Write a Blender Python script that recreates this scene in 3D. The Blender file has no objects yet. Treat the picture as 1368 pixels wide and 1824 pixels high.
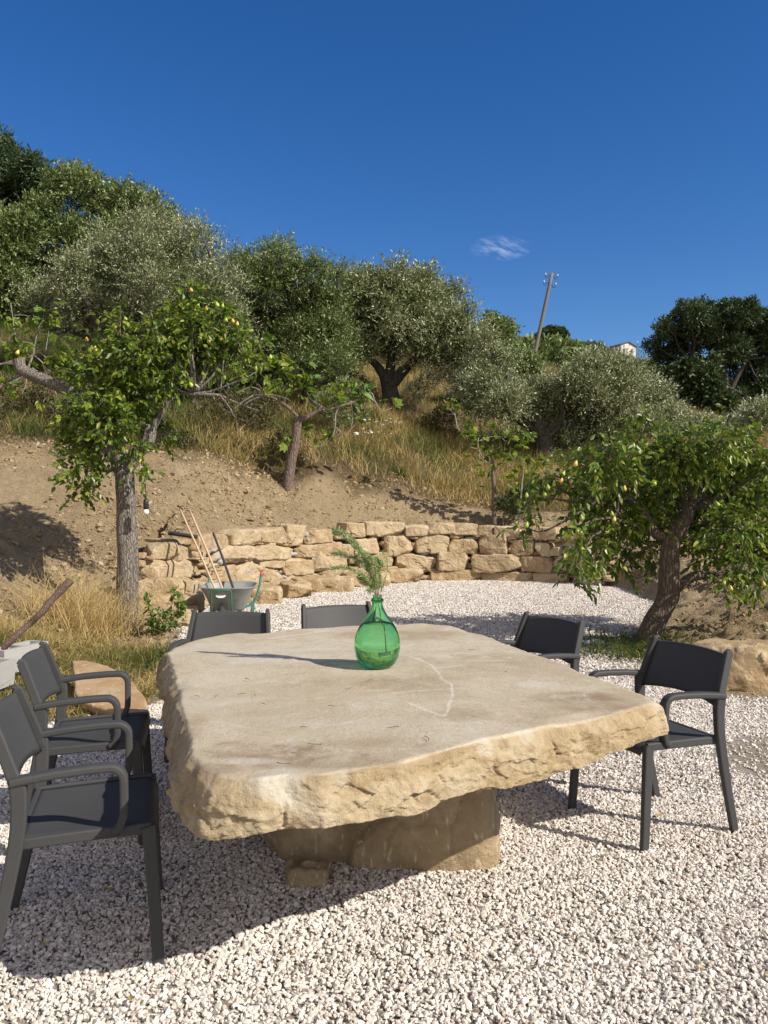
import bpy, math, random
import numpy as np
from mathutils import Vector, Matrix
R = math.radians
rng = np.random.default_rng(11)
random.seed(5)
scene = bpy.context.scene
COL = scene.collection

# ------------------------------------------------------------------ camera, sky, sun, exposure
FPX = 1423.0; HOR = 905.0; CAMH = 1.5
cam = bpy.data.cameras.new('camera')
cam.sensor_fit = 'VERTICAL'; cam.sensor_height = 36; cam.lens = 36 * FPX / 1824
cam.clip_start = 0.05; cam.clip_end = 3000
camo = bpy.data.objects.new('camera', cam); COL.objects.link(camo)
camo.location = (0, 0, CAMH); camo.rotation_euler = (R(90 - math.degrees(math.atan(7 / FPX))), 0, 0)
scene.camera = camo

SUN_EL, SUN_AZ = 37.5, 29.0            # azimuth: degrees behind the +x axis
world = bpy.data.worlds.new('World'); scene.world = world; world.use_nodes = True
wn = world.node_tree.nodes; wl = world.node_tree.links; wn.clear()
sky = wn.new('ShaderNodeTexSky'); sky.sky_type = 'NISHITA'; sky.sun_disc = False
sky.sun_elevation = R(SUN_EL); sky.sun_rotation = R(90 + SUN_AZ)
sky.altitude = 300; sky.air_density = 1.0; sky.dust_density = 0.0; sky.ozone_density = 3.0
hs = wn.new('ShaderNodeHueSaturation'); hs.inputs['Saturation'].default_value = 1.33; hs.inputs['Value'].default_value = .85; hs.inputs['Hue'].default_value = .511
wl.new(sky.outputs[0], hs.inputs['Color'])
# thin wisp of cirrus fixed in the sky by direction
tc = wn.new('ShaderNodeTexCoord')
def wmath(op, a, b=None, clamp=False):
    n = wn.new('ShaderNodeMath'); n.operation = op; n.use_clamp = clamp
    for i, v in enumerate((a, b)):
        if v is None: continue
        if isinstance(v, (int, float)): n.inputs[i].default_value = v
        else: wl.new(v, n.inputs[i])
    return n.outputs[0]
sp = wn.new('ShaderNodeSeparateXYZ'); wl.new(tc.outputs['Generated'], sp.inputs[0])
dx = wmath('DIVIDE', wmath('SUBTRACT', wmath('DIVIDE', sp.outputs[0], sp.outputs[1]), 0.146), 0.040)
dz = wmath('DIVIDE', wmath('SUBTRACT', wmath('DIVIDE', sp.outputs[2], sp.outputs[1]), 0.325), 0.017)
rr = wmath('ADD', wmath('MULTIPLY', dx, dx), wmath('MULTIPLY', dz, dz))
fall = wmath('SUBTRACT', 1.0, rr, True)
cmb = wn.new('ShaderNodeCombineXYZ'); wl.new(wmath('MULTIPLY', dx, 0.6), cmb.inputs[0]); wl.new(wmath('ADD', wmath('MULTIPLY', dz, 0.9), wmath('MULTIPLY', dx, 0.7)), cmb.inputs[1])
cn = wn.new('ShaderNodeTexNoise'); cn.inputs['Scale'].default_value = 2.2; cn.inputs['Detail'].default_value = 8; cn.inputs['Roughness'].default_value = .65
wl.new(cmb.outputs[0], cn.inputs['Vector'])
cf = wmath('MULTIPLY', wmath('MULTIPLY', wmath('SUBTRACT', cn.outputs[0], 0.43, True), 2.6), fall, True)
cf = wmath('MULTIPLY', cf, wmath('GREATER_THAN', sp.outputs[1], 0.0))
mx = wn.new('ShaderNodeMix'); mx.data_type = 'RGBA'; wl.new(wmath('MULTIPLY', cf, 0.75), mx.inputs[0])
wl.new(hs.outputs[0], mx.inputs[6]); mx.inputs[7].default_value = (5.2, 5.8, 7.0, 1)
# added warm fill light: unseen half of the sky behind the yard tinted pale
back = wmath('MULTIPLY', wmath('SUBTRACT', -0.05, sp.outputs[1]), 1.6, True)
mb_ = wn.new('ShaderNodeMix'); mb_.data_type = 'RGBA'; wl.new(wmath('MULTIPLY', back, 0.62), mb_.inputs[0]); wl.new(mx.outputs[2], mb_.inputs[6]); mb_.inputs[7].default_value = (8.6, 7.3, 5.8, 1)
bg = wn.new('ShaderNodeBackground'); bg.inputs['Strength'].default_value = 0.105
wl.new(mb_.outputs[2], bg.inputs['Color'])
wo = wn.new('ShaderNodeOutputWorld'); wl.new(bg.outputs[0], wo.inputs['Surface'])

sd = bpy.data.lights.new('sun', 'SUN'); sd.energy = 4.7; sd.angle = R(0.5); sd.color = (1.0, 0.93, 0.82)
so = bpy.data.objects.new('sun', sd); COL.objects.link(so)
tosun = Vector((math.cos(R(SUN_EL)) * math.cos(R(SUN_AZ)), -math.cos(R(SUN_EL)) * math.sin(R(SUN_AZ)), math.sin(R(SUN_EL))))
so.rotation_euler = tosun.to_track_quat('Z', 'Y').to_euler(); so.location = (20, -12, 20)
scene.view_settings.view_transform = 'Standard'; scene.view_settings.look = 'None'
scene.view_settings.exposure = 0.48; scene.view_settings.gamma = 1
scene.render.engine = 'CYCLES'; scene.cycles.max_bounces = 10; scene.cycles.transmission_bounces = 10
scene.cycles.transparent_max_bounces = 8

# ------------------------------------------------------------------ helpers
def at(px, py, Y):
    """world point on the sight line of a photo pixel at distance Y"""
    return np.array([(px - 684) / FPX * Y, Y, CAMH - (py - HOR) / FPX * Y])
def gnd(px, py, z=0.0):
    Y = (CAMH - z) * FPX / (py - HOR)
    return at(px, py, Y)

def hash3(ix, iy, iz, seed):
    h = (ix.astype(np.int64) * 374761393 + iy.astype(np.int64) * 668265263 + iz.astype(np.int64) * 2147483647 + seed * 1274126177) & 0xffffffff
    h = ((h ^ (h >> 13)) * 1274126177) & 0xffffffff
    h = ((h ^ (h >> 16)) * 2246822519) & 0xffffffff
    return ((h ^ (h >> 15)) & 0xffffff) / float(0xffffff)
def vnoise(P, seed=0):
    P = np.asarray(P, float); i = np.floor(P).astype(np.int64); f = P - i; f = f * f * f * (f * (f * 6 - 15) + 10)
    r = 0
    for a in (0, 1):
        wx = f[:, 0] if a else 1 - f[:, 0]
        for b in (0, 1):
            wy = f[:, 1] if b else 1 - f[:, 1]
            for c in (0, 1):
                wz = f[:, 2] if c else 1 - f[:, 2]
                r = r + wx * wy * wz * hash3(i[:, 0] + a, i[:, 1] + b, i[:, 2] + c, seed)
    return r * 2 - 1
def fbm(P, oct=4, seed=0, gain=.5, lac=2.03):
    P = np.asarray(P, float); a = 1; s = 0; t = 0
    for o in range(oct):
        s = s + a * vnoise(P, seed + o * 17); t += a; a *= gain; P = P * lac + 11.3
    return s / t
def fbm2(x, y, oct=4, seed=0, gain=.5):
    return fbm(np.stack([x, y, np.full_like(x, .37)], 1), oct, seed, gain)
def sstep(a, b, x):
    t = np.clip((x - a) / (b - a), 0, 1); return t * t * (3 - 2 * t)
def nrm(v):
    return v / np.maximum(np.linalg.norm(v, axis=-1, keepdims=True), 1e-9)

class Acc:
    """collects vertices, faces and per-vertex attributes of ONE mesh"""
    def __init__(s): s.V = []; s.F = []; s.n = 0; s.A = {}
    def add(s, V, F, **attrs):
        V = np.asarray(V, float).reshape(-1, 3)
        for f in (F if isinstance(F, list) else [F]):
            f = np.asarray(f, np.int64)
            if f.size: s.F.append(f + s.n)
        s.V.append(V); m = len(V)
        for k in set(list(attrs) + list(s.A)):
            if k not in s.A: s.A[k] = [np.zeros(s.n)]
            v = attrs.get(k, 0.0); s.A[k].append(np.broadcast_to(np.asarray(v, float), (m,)).copy())
        s.n += m
        return s
    def build(s, name, mat, parent=None, smooth=False, loc=None):
        V = np.concatenate(s.V); 
        if loc is not None: V = V - np.asarray(loc, float)
        me = bpy.data.meshes.new(name)
        me.vertices.add(len(V)); me.vertices.foreach_set('co', V.astype(np.float32).ravel())
        tot = np.concatenate([np.full(len(f), f.shape[1], np.int64) for f in s.F]); idx = np.concatenate([f.ravel() for f in s.F])
        me.loops.add(len(idx)); me.loops.foreach_set('vertex_index', idx.astype(np.int32))
        st = np.concatenate([[0], np.cumsum(tot)[:-1]])
        me.polygons.add(len(tot)); me.polygons.foreach_set('loop_start', st.astype(np.int32)); me.polygons.foreach_set('loop_total', tot.astype(np.int32))
        me.polygons.foreach_set('use_smooth', np.full(len(tot), bool(smooth)))
        for k, v in s.A.items():
            a = me.attributes.new(k, 'FLOAT', 'POINT'); a.data.foreach_set('value', np.concatenate(v).astype(np.float32))
        me.update(calc_edges=True)
        if mat: me.materials.append(mat)
        o = bpy.data.objects.new(name, me); COL.objects.link(o)
        if parent: o.parent = parent
        elif loc is not None: o.location = loc
        return o
def tag(o, label=None, cat=None, group=None, kind=None):
    for k, v in (('label', label), ('category', cat), ('group', group), ('kind', kind)):
        if v: o[k] = v
    return o
def thing(name, label, cat, loc=(0, 0, 0), rz=0, group=None):
    o = bpy.data.objects.new(name, None); COL.objects.link(o); o.location = loc; o.rotation_euler = (0, 0, rz)
    o.empty_display_size = .2
    return tag(o, label, cat, group)

def catmull(P, n=6):
    P = np.asarray(P, float)
    if len(P) < 3: 
        t = np.linspace(0, 1, n + 1)[:, None]; return P[0] * (1 - t) + P[-1] * t
    Q = np.vstack([2 * P[0] - P[1], P, 2 * P[-1] - P[-2]]); out = []
    for i in range(1, len(Q) - 2):
        for t in np.linspace(0, 1, n, endpoint=False):
            a, b, c, d = Q[i - 1:i + 3]
            out.append(.5 * ((2 * b) + (-a + c) * t + (2 * a - 5 * b + 4 * c - d) * t * t + (-a + 3 * b - 3 * c + d) * t ** 3))
    out.append(P[-1]); return np.array(out)
def tube(acc, P, r0, r1=None, sides=8, rough=0.0, seed=0, sm=5, freq=9.0, cap=True, power=1.0, flare=0.0, **attrs):
    """round tapering tube along control points P"""
    P = catmull(P, sm) if sm else np.asarray(P, float)
    n = len(P); r1 = r0 if r1 is None else r1
    L = np.concatenate([[0], np.cumsum(np.linalg.norm(np.diff(P, axis=0), axis=1))]); t = L / max(L[-1], 1e-9)
    rad = r0 + (r1 - r0) * t ** power
    if flare: rad = rad + flare * np.exp(-L / (r0 * 1.2))
    T = nrm(np.gradient(P, axis=0)); u = np.cross(T[0], [0.3, 0.1, 1.0] if abs(T[0][2]) < .9 else [1, 0, 0]); u = u / np.linalg.norm(u)
    V = []; a = np.linspace(0, 2 * math.pi, sides, endpoint=False)
    for i in range(n):
        u = u - T[i] * (u @ T[i]); u /= np.linalg.norm(u); w = np.cross(T[i], u)
        V.append(P[i] + rad[i] * (np.cos(a)[:, None] * u + np.sin(a)[:, None] * w))
    V = np.array(V).reshape(-1, 3)
    if rough:
        C = np.repeat(P, sides, 0); d = nrm(V - C)
        nz = fbm(np.stack([V[:, 0] * freq, V[:, 1] * freq, V[:, 2] * freq * .35], 1), 3, seed)
        V = V + d * (nz * rough * np.repeat(rad, sides))[:, None]
    i = np.arange(n - 1)[:, None] * sides; j = np.arange(sides)[None]; k = (j + 1) % sides
    F = [np.stack([i + j, i + k, i + sides + k, i + sides + j], -1).reshape(-1, 4)]
    if cap:
        V = np.vstack([V, P[0], P[-1]]); m = n * sides; jj = np.arange(sides)
        F.append(np.stack([(jj + 1) % sides, jj, np.full(sides, m)], 1)); F.append(np.stack([(n - 1) * sides + jj, (n - 1) * sides + (jj + 1) % sides, np.full(sides, m + 1)], 1))
    acc.add(V, F, **attrs)
def sweep(acc, P, prof, up=(0, 0, 1), sm=0, scale=None, **attrs):
    """sweep a closed 2-D profile (side, up) along P with a steady up vector"""
    P = catmull(P, sm) if sm else np.asarray(P, float); n = len(P); T = nrm(np.gradient(P, axis=0)); prof = np.asarray(prof, float); m = len(prof); V = []
    for i in range(n):
        s = np.cross(T[i], up); s /= np.linalg.norm(s); w = np.cross(s, T[i]); k = 1 if scale is None else scale[i]
        V.append(P[i] + k * (prof[:, :1] * s + prof[:, 1:] * w))
    V = np.array(V).reshape(-1, 3); i = np.arange(n - 1)[:, None] * m; j = np.arange(m)[None]; k = (j + 1) % m
    F = [np.stack([i + j, i + k, i + m + k, i + m + j], -1).reshape(-1, 4), np.arange(m)[None, ::-1], ((n - 1) * m + np.arange(m))[None]]
    acc.add(V, F, **attrs)
def rrect(w, h, b):
    w /= 2; h /= 2
    return [(-w + b, -h), (w - b, -h), (w - b * .3, -h + b * .3), (w, -h + b), (w, h - b), (w - b * .3, h - b * .3), (w - b, h), (-w + b, h), (-w + b * .3, h - b * .3), (-w, h - b), (-w, -h + b), (-w + b * .3, -h + b * .3)]
def lathe(acc, prof, c=(0, 0, 0), seg=32, **attrs):
    prof = np.asarray(prof, float); m = len(prof); a = np.linspace(0, 2 * math.pi, seg, endpoint=False)
    V = np.stack([prof[:, None, 0] * np.cos(a), prof[:, None, 0] * np.sin(a), np.broadcast_to(prof[:, None, 1], (m, seg))], -1).reshape(-1, 3) + np.asarray(c)
    i = np.arange(m - 1)[:, None] * seg; j = np.arange(seg)[None]; k = (j + 1) % seg
    acc.add(V, [np.stack([i + j, i + k, i + seg + k, i + seg + j], -1).reshape(-1, 4)], **attrs)
def box(acc, c, s, rz=0, M=None, bev=.0, **attrs):
    if bev: V, F = cubegrid(3); V = np.sign(V) * np.where(np.abs(V) > .9, 1, .0) + V * (np.abs(V) <= .9)
    V = np.array([(x, y, z) for x in (-.5, .5) for y in (-.5, .5) for z in (-.5, .5)]) * np.array(s)
    F = [[0, 1, 3, 2], [4, 6, 7, 5], [0, 4, 5, 1], [2, 3, 7, 6], [0, 2, 6, 4], [1, 5, 7, 3]]
    if M is not None: V = V @ np.asarray(M).T
    c_, s_ = math.cos(rz), math.sin(rz); V = V @ np.array([[c_, s_, 0], [-s_, c_, 0], [0, 0, 1]])
    acc.add(V + np.asarray(c), [np.array(F)], **attrs)

_cg = {}
def cubegrid(n):
    """surface of a cube as a welded n x n grid per side"""
    if n in _cg: return _cg[n]
    idx = {}; V = []; F = []
    def vid(p):
        if p not in idx: idx[p] = len(V); V.append(p)
        return idx[p]
    for ax in range(3):
        for sgn in (0, n):
            for i in range(n):
                for j in range(n):
                    q = []
                    for (a, b) in ((i, j), (i + 1, j), (i + 1, j + 1), (i, j + 1)):
                        p = [0, 0, 0]; p[ax] = sgn; p[(ax + 1) % 3] = a; p[(ax + 2) % 3] = b; q.append(vid(tuple(p)))
                    F.append(q if sgn else q[::-1])
    V = np.array(V) / n * 2.0 - 1; _cg[n] = (V, np.array(F)); return _cg[n]
def facets(P, seeds, seed=0, slope=.35, off=.3, size=1.0):
    """height of broken planar faces: every point takes the tilted plane of its nearest seed"""
    rs = np.random.default_rng(seed + 5); d_ = nrm(rs.normal(size=seeds.shape)) * slope; o_ = rs.uniform(-off, off, len(seeds)) * size; out = np.empty(len(P))
    for a in range(0, len(P), 8000):
        q = P[a:a + 8000]; D2 = (q ** 2).sum(1)[:, None] - 2 * q @ seeds.T + (seeds ** 2).sum(1)[None]; k = D2.argmin(1); out[a:a + 8000] = ((q - seeds[k]) * d_[k]).sum(1) + o_[k]
    return out
def rock(acc, c, s, n=8, k=5.0, amp=.06, freq=2.0, seed=0, rot=None, chip=.0, facet=0, **attrs):
    """hewn block: rounded cube of size s, with noise and flat broken facets; returns nothing, adds to acc"""
    V, F = cubegrid(n); s = np.asarray(s, float)
    r = (np.abs(V) ** k).sum(1) ** (1 / k); V = V / r[:, None]
    rs = np.random.default_rng(seed + 1)
    # random planes shear corners off
    for q in range(7):
        d = nrm(rs.normal(size=3) * np.array([1, 1, .8])); h = rs.uniform(.98, 1.25)
        e = V @ d - h; V = V - np.maximum(e, 0)[:, None] * d * .85
    W = V * s / 2; m = min(s)
    W = W + nrm(V) * (fbm(W / m * freq + seed * 7.7, 4, seed) * amp * m)[:, None]
    if chip:
        W = W + nrm(V) * ((np.abs(fbm(W / m * freq * 2.2 + seed * 3.1, 2, seed + 9)) - .2) * chip * m)[:, None]
    if facet:
        sd_ = (rs.uniform(-.5, .5, (max(10, int(14 * s.max() / m)), 3))) * s * 1.1; W0 = W + np.stack([fbm(W / m * 3 + q_ * 9 + seed, 2, seed + q_) for q_ in range(3)], 1) * .10 * m
        W = W + nrm(V) * (facets(W0, sd_, seed, .55, .10, m) * facet)[:, None]
    if rot is not None: W = W @ np.asarray(rot).T
    acc.add(W + np.asarray(c), [F], **attrs)
def rotz(a):
    return np.array([[math.cos(a), -math.sin(a), 0], [math.sin(a), math.cos(a), 0], [0, 0, 1]])

# small crushed stones, vectorised
ph = (1 + 5 ** .5) / 2
ICO_V = nrm(np.array([(-1, ph, 0), (1, ph, 0), (-1, -ph, 0), (1, -ph, 0), (0, -1, ph), (0, 1, ph), (0, -1, -ph), (0, 1, -ph), (ph, 0, -1), (ph, 0, 1), (-ph, 0, -1), (-ph, 0, 1)], float))
ICO_F = np.array([(0, 11, 5), (0, 5, 1), (0, 1, 7), (0, 7, 10), (0, 10, 11), (1, 5, 9), (5, 11, 4), (11, 10, 2), (10, 7, 6), (7, 1, 8), (3, 9, 4), (3, 4, 2), (3, 2, 6), (3, 6, 8), (3, 8, 9), (4, 9, 5), (2, 4, 11), (6, 2, 10), (8, 6, 7), (9, 8, 1)])
OCT_V = np.array([(1, 0, 0), (-1, 0, 0), (0, 1, 0), (0, -1, 0), (0, 0, 1), (0, 0, -1)], float)
OCT_F = np.array([(0, 2, 4), (2, 1, 4), (1, 3, 4), (3, 0, 4), (2, 0, 5), (1, 2, 5), (3, 1, 5), (0, 3, 5)])
CUB_V, CUB_F = cubegrid(1); CUB_V = CUB_V * .62
def pebbles(acc, P, rad, shape='ico', jit=.22, flat=.6):
    n = len(P)
    if n == 0: return
    BV, BF = {'ico': (ICO_V, ICO_F), 'oct': (OCT_V, OCT_F), 'cub': (CUB_V, CUB_F)}[shape]
    K = len(BV)
    V = BV[None] * (1 + rng.normal(0, jit, (n, K, 1))) 
    sc = np.stack([rng.uniform(.85, 1.5, n), rng.uniform(.7, 1.1, n), rng.uniform(flat * .7, flat * 1.4, n)], 1) * rad[:, None]
    V = V * sc[:, None, :]
    # random tilt mostly lying flat
    a = rng.uniform(0, 2 * math.pi, n); tx = rng.normal(0, .55, n); ty = rng.normal(0, .55, n)
    ca, sa = np.cos(a), np.sin(a); cx, sx = np.cos(tx), np.sin(tx); cy, sy = np.cos(ty), np.sin(ty)
    x, y, z = V[..., 0], V[..., 1], V[..., 2]
    y, z = y * cx[:, None] - z * sx[:, None], y * sx[:, None] + z * cx[:, None]
    x, z = x * cy[:, None] + z * sy[:, None], -x * sy[:, None] + z * cy[:, None]
    x, y = x * ca[:, None] - y * sa[:, None], x * sa[:, None] + y * ca[:, None]
    V = np.stack([x, y, z], -1) + P[:, None, :]
    F = BF[None] + (np.arange(n) * K)[:, None, None]
    acc.add(V.reshape(-1, 3), [F.reshape(-1, BF.shape[1])], tint=np.repeat(rng.uniform(0, 1, n), K))

def leafmesh(acc, C, D, Nn, L, W, six=True, fold=.18, tint=None, droop=.0, sunny=None):
    n = len(C)
    if n == 0: return
    D = nrm(D); S = nrm(np.cross(D, Nn)); Nn = np.cross(S, D); L = np.broadcast_to(L, (n,))[:, None]; W = np.broadcast_to(W, (n,))[:, None]
    tint = rng.uniform(0, 1, n) if tint is None else tint
    dz = np.array([0, 0, -1.0]) * droop
    if six:
        pts = [C, C + .32 * L * D + .5 * W * S + fold * W * Nn, C + .68 * L * D + .40 * W * S + fold * .8 * W * Nn + dz * L * .3, C + L * D + dz * L, C + .68 * L * D - .40 * W * S + fold * .8 * W * Nn + dz * L * .3, C + .32 * L * D - .5 * W * S + fold * W * Nn]
        V = np.stack(pts, 1); b = (np.arange(n) * 6)[:, None]
        F = np.concatenate([b + np.array([[0, 1, 2, 3]]), b + np.array([[0, 3, 4, 5]])]); k = 6
    else:
        V = np.stack([C, C + .45 * L * D + .5 * W * S, C + L * D, C + .45 * L * D - .5 * W * S], 1); b = (np.arange(n) * 4)[:, None]
        F = b + np.array([[0, 1, 2, 3]]); k = 4
    acc.add(V.reshape(-1, 3), [F], tint=np.repeat(tint, k))
def sprays(blobs, per, twl, nl, spread=.9, up=.35, shell=.45):
    """twigs grown out of round clumps. blobs: (x,y,z,r). returns twig starts, ends, leaf points and directions"""
    B = np.asarray(blobs, float); cnt = np.maximum(1, (per * (B[:, 3] / B[:, 3].mean()) ** 2).astype(int))
    I = np.repeat(np.arange(len(B)), cnt); n = len(I)
    d = nrm(rng.normal(size=(n, 3))); rad = B[I, 3] * rng.uniform(shell ** 3, 1, n) ** (1 / 3) * .85
    S = B[I, :3] + d * rad[:, None] * np.array([1, 1, .9])
    T = nrm(d * spread + rng.normal(0, .45, (n, 3)) + np.array([0, 0, up])); ln = twl * rng.uniform(.5, 1.3, n)
    Et = S + T * ln[:, None]
    m = nl; J = np.repeat(np.arange(n), m); t = np.tile(np.linspace(.12, 1, m), n) + rng.normal(0, .04, n * m)
    P = S[J] + T[J] * (ln[J] * t)[:, None]
    P[:, 2] -= (ln[J] * t ** 2) * .18; D = nrm(T[J] * .85 + rng.normal(0, .55, (n * m, 3)))
    return S, Et, P, D, J
def twiglines(acc, S, Et, r):
    n = len(S)
    if n == 0: return
    T = nrm(Et - S); u = nrm(np.cross(T, [.31, .2, .9])); w = np.cross(T, u); a = [0, 2.094, 4.189]
    V = np.concatenate([np.stack([S + r * (math.cos(q) * u + math.sin(q) * w) for q in a], 1), np.stack([Et + r * .4 * (math.cos(q) * u + math.sin(q) * w) for q in a], 1)], 1)
    b = (np.arange(n) * 6)[:, None]
    acc.add(V.reshape(-1, 3), [np.concatenate([b + np.array([q]) for q in ([0, 1, 4, 3], [1, 2, 5, 4], [2, 0, 3, 5])])])
def blades(acc, P, h, w, lean=.35, tint=None, bend=.4, dirbias=None):
    n = len(P)
    if n == 0: return
    a = rng.uniform(0, 2 * math.pi, n); s = np.stack([np.cos(a), np.sin(a), 0 * a], 1)
    l = rng.normal(0, lean, (n, 2)); 
    if dirbias is not None: l = l + np.asarray(dirbias)
    d = nrm(np.concatenate([l, np.ones((n, 1))], 1)); h = np.broadcast_to(h, (n,))[:, None]; w = np.broadcast_to(w, (n,))[:, None]
    lat = np.concatenate([l, -np.abs(l[:, :1]) * .6], 1) * bend
    M = P + d * h * .55; Tp = P + d * h + lat * h
    V = np.stack([P - s * w * .5, P + s * w * .5, M + s * w * .38, M - s * w * .38, Tp], 1)
    b = (np.arange(n) * 5)[:, None]; tint = rng.uniform(0, 1, n) if tint is None else tint
    acc.add(V.reshape(-1, 3), [b + np.array([[0, 1, 2, 3]]), b + np.array([[3, 2, 4]])], tint=np.repeat(tint, 5))

# ------------------------------------------------------------------ materials
class M_:
    def __init__(s, name):
        s.m = bpy.data.materials.new(name); s.m.use_nodes = True; s.n = s.m.node_tree.nodes; s.l = s.m.node_tree.links; s.n.clear()
        s.out = s.n.new('ShaderNodeOutputMaterial'); s.p = s.n.new('ShaderNodeBsdfPrincipled'); s.l.new(s.p.outputs[0], s.out.inputs[0])
    def set(s, node, key, v):
        if isinstance(v, bpy.types.NodeSocket): s.l.new(v, node.inputs[key])
        elif isinstance(v, (tuple, list)) and len(v) == 3 and node.inputs[key].type == 'RGBA': node.inputs[key].default_value = (*v, 1)
        else: node.inputs[key].default_value = v
    def P(s, **k):
        for a, v in k.items(): s.set(s.p, a.replace('_', ' '), v)
        return s
    def coord(s, scale=(1, 1, 1), which='Object'):
        t = s.n.new('ShaderNodeTexCoord'); mp = s.n.new('ShaderNodeMapping'); s.l.new(t.outputs[which], mp.inputs[0]); mp.inputs['Scale'].default_value = scale; return mp.outputs[0]
    def noise(s, scale, detail=6, rough=.6, vec=None, dist=0):
        n = s.n.new('ShaderNodeTexNoise'); n.inputs['Scale'].default_value = scale; n.inputs['Detail'].default_value = detail; n.inputs['Roughness'].default_value = rough; n.inputs['Distortion'].default_value = dist
        s.l.new(vec if vec is not None else s.coord(), n.inputs['Vector']); return n.outputs[0]
    def voro(s, scale, vec=None, out='Distance', feature='F1'):
        n = s.n.new('ShaderNodeTexVoronoi'); n.feature = feature; n.inputs['Scale'].default_value = scale; s.l.new(vec if vec is not None else s.coord(), n.inputs['Vector']); return n.outputs[out]
    def attr(s, name):
        n = s.n.new('ShaderNodeAttribute'); n.attribute_name = name; return n.outputs['Fac']
    def ramp(s, fac, stops):
        r = s.n.new('ShaderNodeValToRGB'); e = r.color_ramp.elements
        while len(e) < len(stops): e.new(.5)
        for i, (p, c) in enumerate(stops): e[i].position = p; e[i].color = (*c, 1) if len(c) == 3 else c
        s.l.new(fac, r.inputs[0]); return r.outputs[0]
    def mix(s, f, a, b, mode='MIX'):
        n = s.n.new('ShaderNodeMix'); n.data_type = 'RGBA'; n.blend_type = mode
        for k, v in ((0, f), (6, a), (7, b)):
            if isinstance(v, bpy.types.NodeSocket): s.l.new(v, n.inputs[k])
            elif isinstance(v, (tuple, list)): n.inputs[k].default_value = (*v[:3], 1)
            else: n.inputs[k].default_value = v
        return n.outputs[2]
    def math(s, op, a, b=0.0, clamp=False):
        n = s.n.new('ShaderNodeMath'); n.operation = op; n.use_clamp = clamp
        for i, v in enumerate((a, b)):
            if isinstance(v, bpy.types.NodeSocket): s.l.new(v, n.inputs[i])
            else: n.inputs[i].default_value = v
        return n.outputs[0]
    def bump(s, h, strength=.5, dist=.01, normal=None):
        b = s.n.new('ShaderNodeBump'); b.inputs['Strength'].default_value = strength; b.inputs['Distance'].default_value = dist; s.l.new(h, b.inputs['Height'])
        if normal is not None: s.l.new(normal, b.inputs['Normal'])
        return b.outputs[0]
    def leafy(s, trans=.3):
        """adds light shining through the blade"""
        tr = s.n.new('ShaderNodeBsdfTranslucent'); mx = s.n.new('ShaderNodeMixShader'); mx.inputs[0].default_value = trans
        src = s.p.inputs['Base Color'].links[0].from_socket
        br = s.mix(.5, src, (.25, .35, .03), 'SCREEN') if False else src
        s.l.new(br, tr.inputs[0]); s.l.new(s.p.outputs[0], mx.inputs[1]); s.l.new(tr.outputs[0], mx.inputs[2]); s.l.new(mx.outputs[0], s.out.inputs[0]); return s

def m_leaf(name, stops, trans=.3, rough=.45, spec=.5):
    m = M_(name); m.P(Base_Color=m.ramp(m.attr('tint'), stops), Roughness=rough, Specular_IOR_Level=spec); m.leafy(trans); return m.m
MAT = {}
MAT['pear_leaf'] = m_leaf('pear_leaf', [(0, (.050, .095, .010)), (.5, (.110, .178, .018)), (.85, (.19, .265, .028)), (1, (.30, .33, .04))], .36, .38)
MAT['fig_leaf'] = m_leaf('fig_leaf', [(0, (.08, .15, .015)), (.6, (.16, .25, .025)), (1, (.30, .33, .04))], .42, .5)
MAT['olive_leaf'] = m_leaf('olive_leaf', [(0, (.080, .112, .032)), (.45, (.18, .22, .075)), (.75, (.31, .35, .165)), (1, (.56, .58, .40))], .15, .45)
MAT['olive_leaf_green'] = m_leaf('olive_leaf_green', [(0, (.058, .100, .020)), (.6, (.145, .205, .048)), (1, (.33, .38, .17))], .2, .5)
MAT['dark_leaf'] = m_leaf('dark_leaf', [(0, (.022, .045, .012)), (.6, (.048, .082, .022)), (1, (.10, .14, .045))], .15, .5)
MAT['conifer_leaf'] = m_leaf('conifer_leaf', [(0, (.022, .052, .018)), (.7, (.048, .09, .03)), (1, (.09, .13, .045))], .1, .6)
MAT['shrub_leaf'] = m_leaf('shrub_leaf', [(0, (.035, .045, .012)), (.6, (.075, .085, .022)), (1, (.16, .13, .045))], .2, .6)
MAT['weed_leaf'] = m_leaf('weed_leaf', [(0, (.05, .11, .015)), (1, (.16, .24, .03))], .35, .5)
MAT['grass'] = m_leaf('grass', [(0, (.045, .085, .014)), (.3, (.10, .13, .025)), (.5, (.34, .26, .09)), (.8, (.54, .40, .17)), (1, (.64, .50, .26))], .28, .6, .3)
MAT['rosemary'] = m_leaf('rosemary', [(0, (.14, .22, .06)), (.6, (.27, .37, .13)), (1, (.45, .50, .26))], .15, .5)

def m_bark(name, a, b, sc=10, ridge=.02):
    m = M_(name); v = m.coord((1, 1, .22)); n1 = m.noise(sc * 3, 8, .7, v, .4); vo = m.voro(sc * 4, v, 'Distance', 'DISTANCE_TO_EDGE'); n2 = m.noise(2.5, 4)
    c = m.mix(m.math('MULTIPLY', n1, 1.2, True), a, b); c = m.mix(m.math('SUBTRACT', 1.0, m.math('MULTIPLY', vo, 9, True)), c, tuple(x * .35 for x in a)); c = m.mix(m.math('MULTIPLY', n2, .6), c, tuple(min(1, x * 1.5) for x in b))
    h = m.math('ADD', m.math('MULTIPLY', m.math('MULTIPLY', vo, 6, True), .8), n1)
    m.P(Base_Color=c, Roughness=.9, Normal=m.bump(h, .9, ridge)); return m.m
MAT['pear_bark'] = m_bark('pear_bark', (.085, .070, .055), (.24, .21, .175), 10, .025)
MAT['pear_bark_brown'] = m_bark('pear_bark_brown', (.060, .046, .034), (.17, .13, .095), 9, .03)
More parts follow.
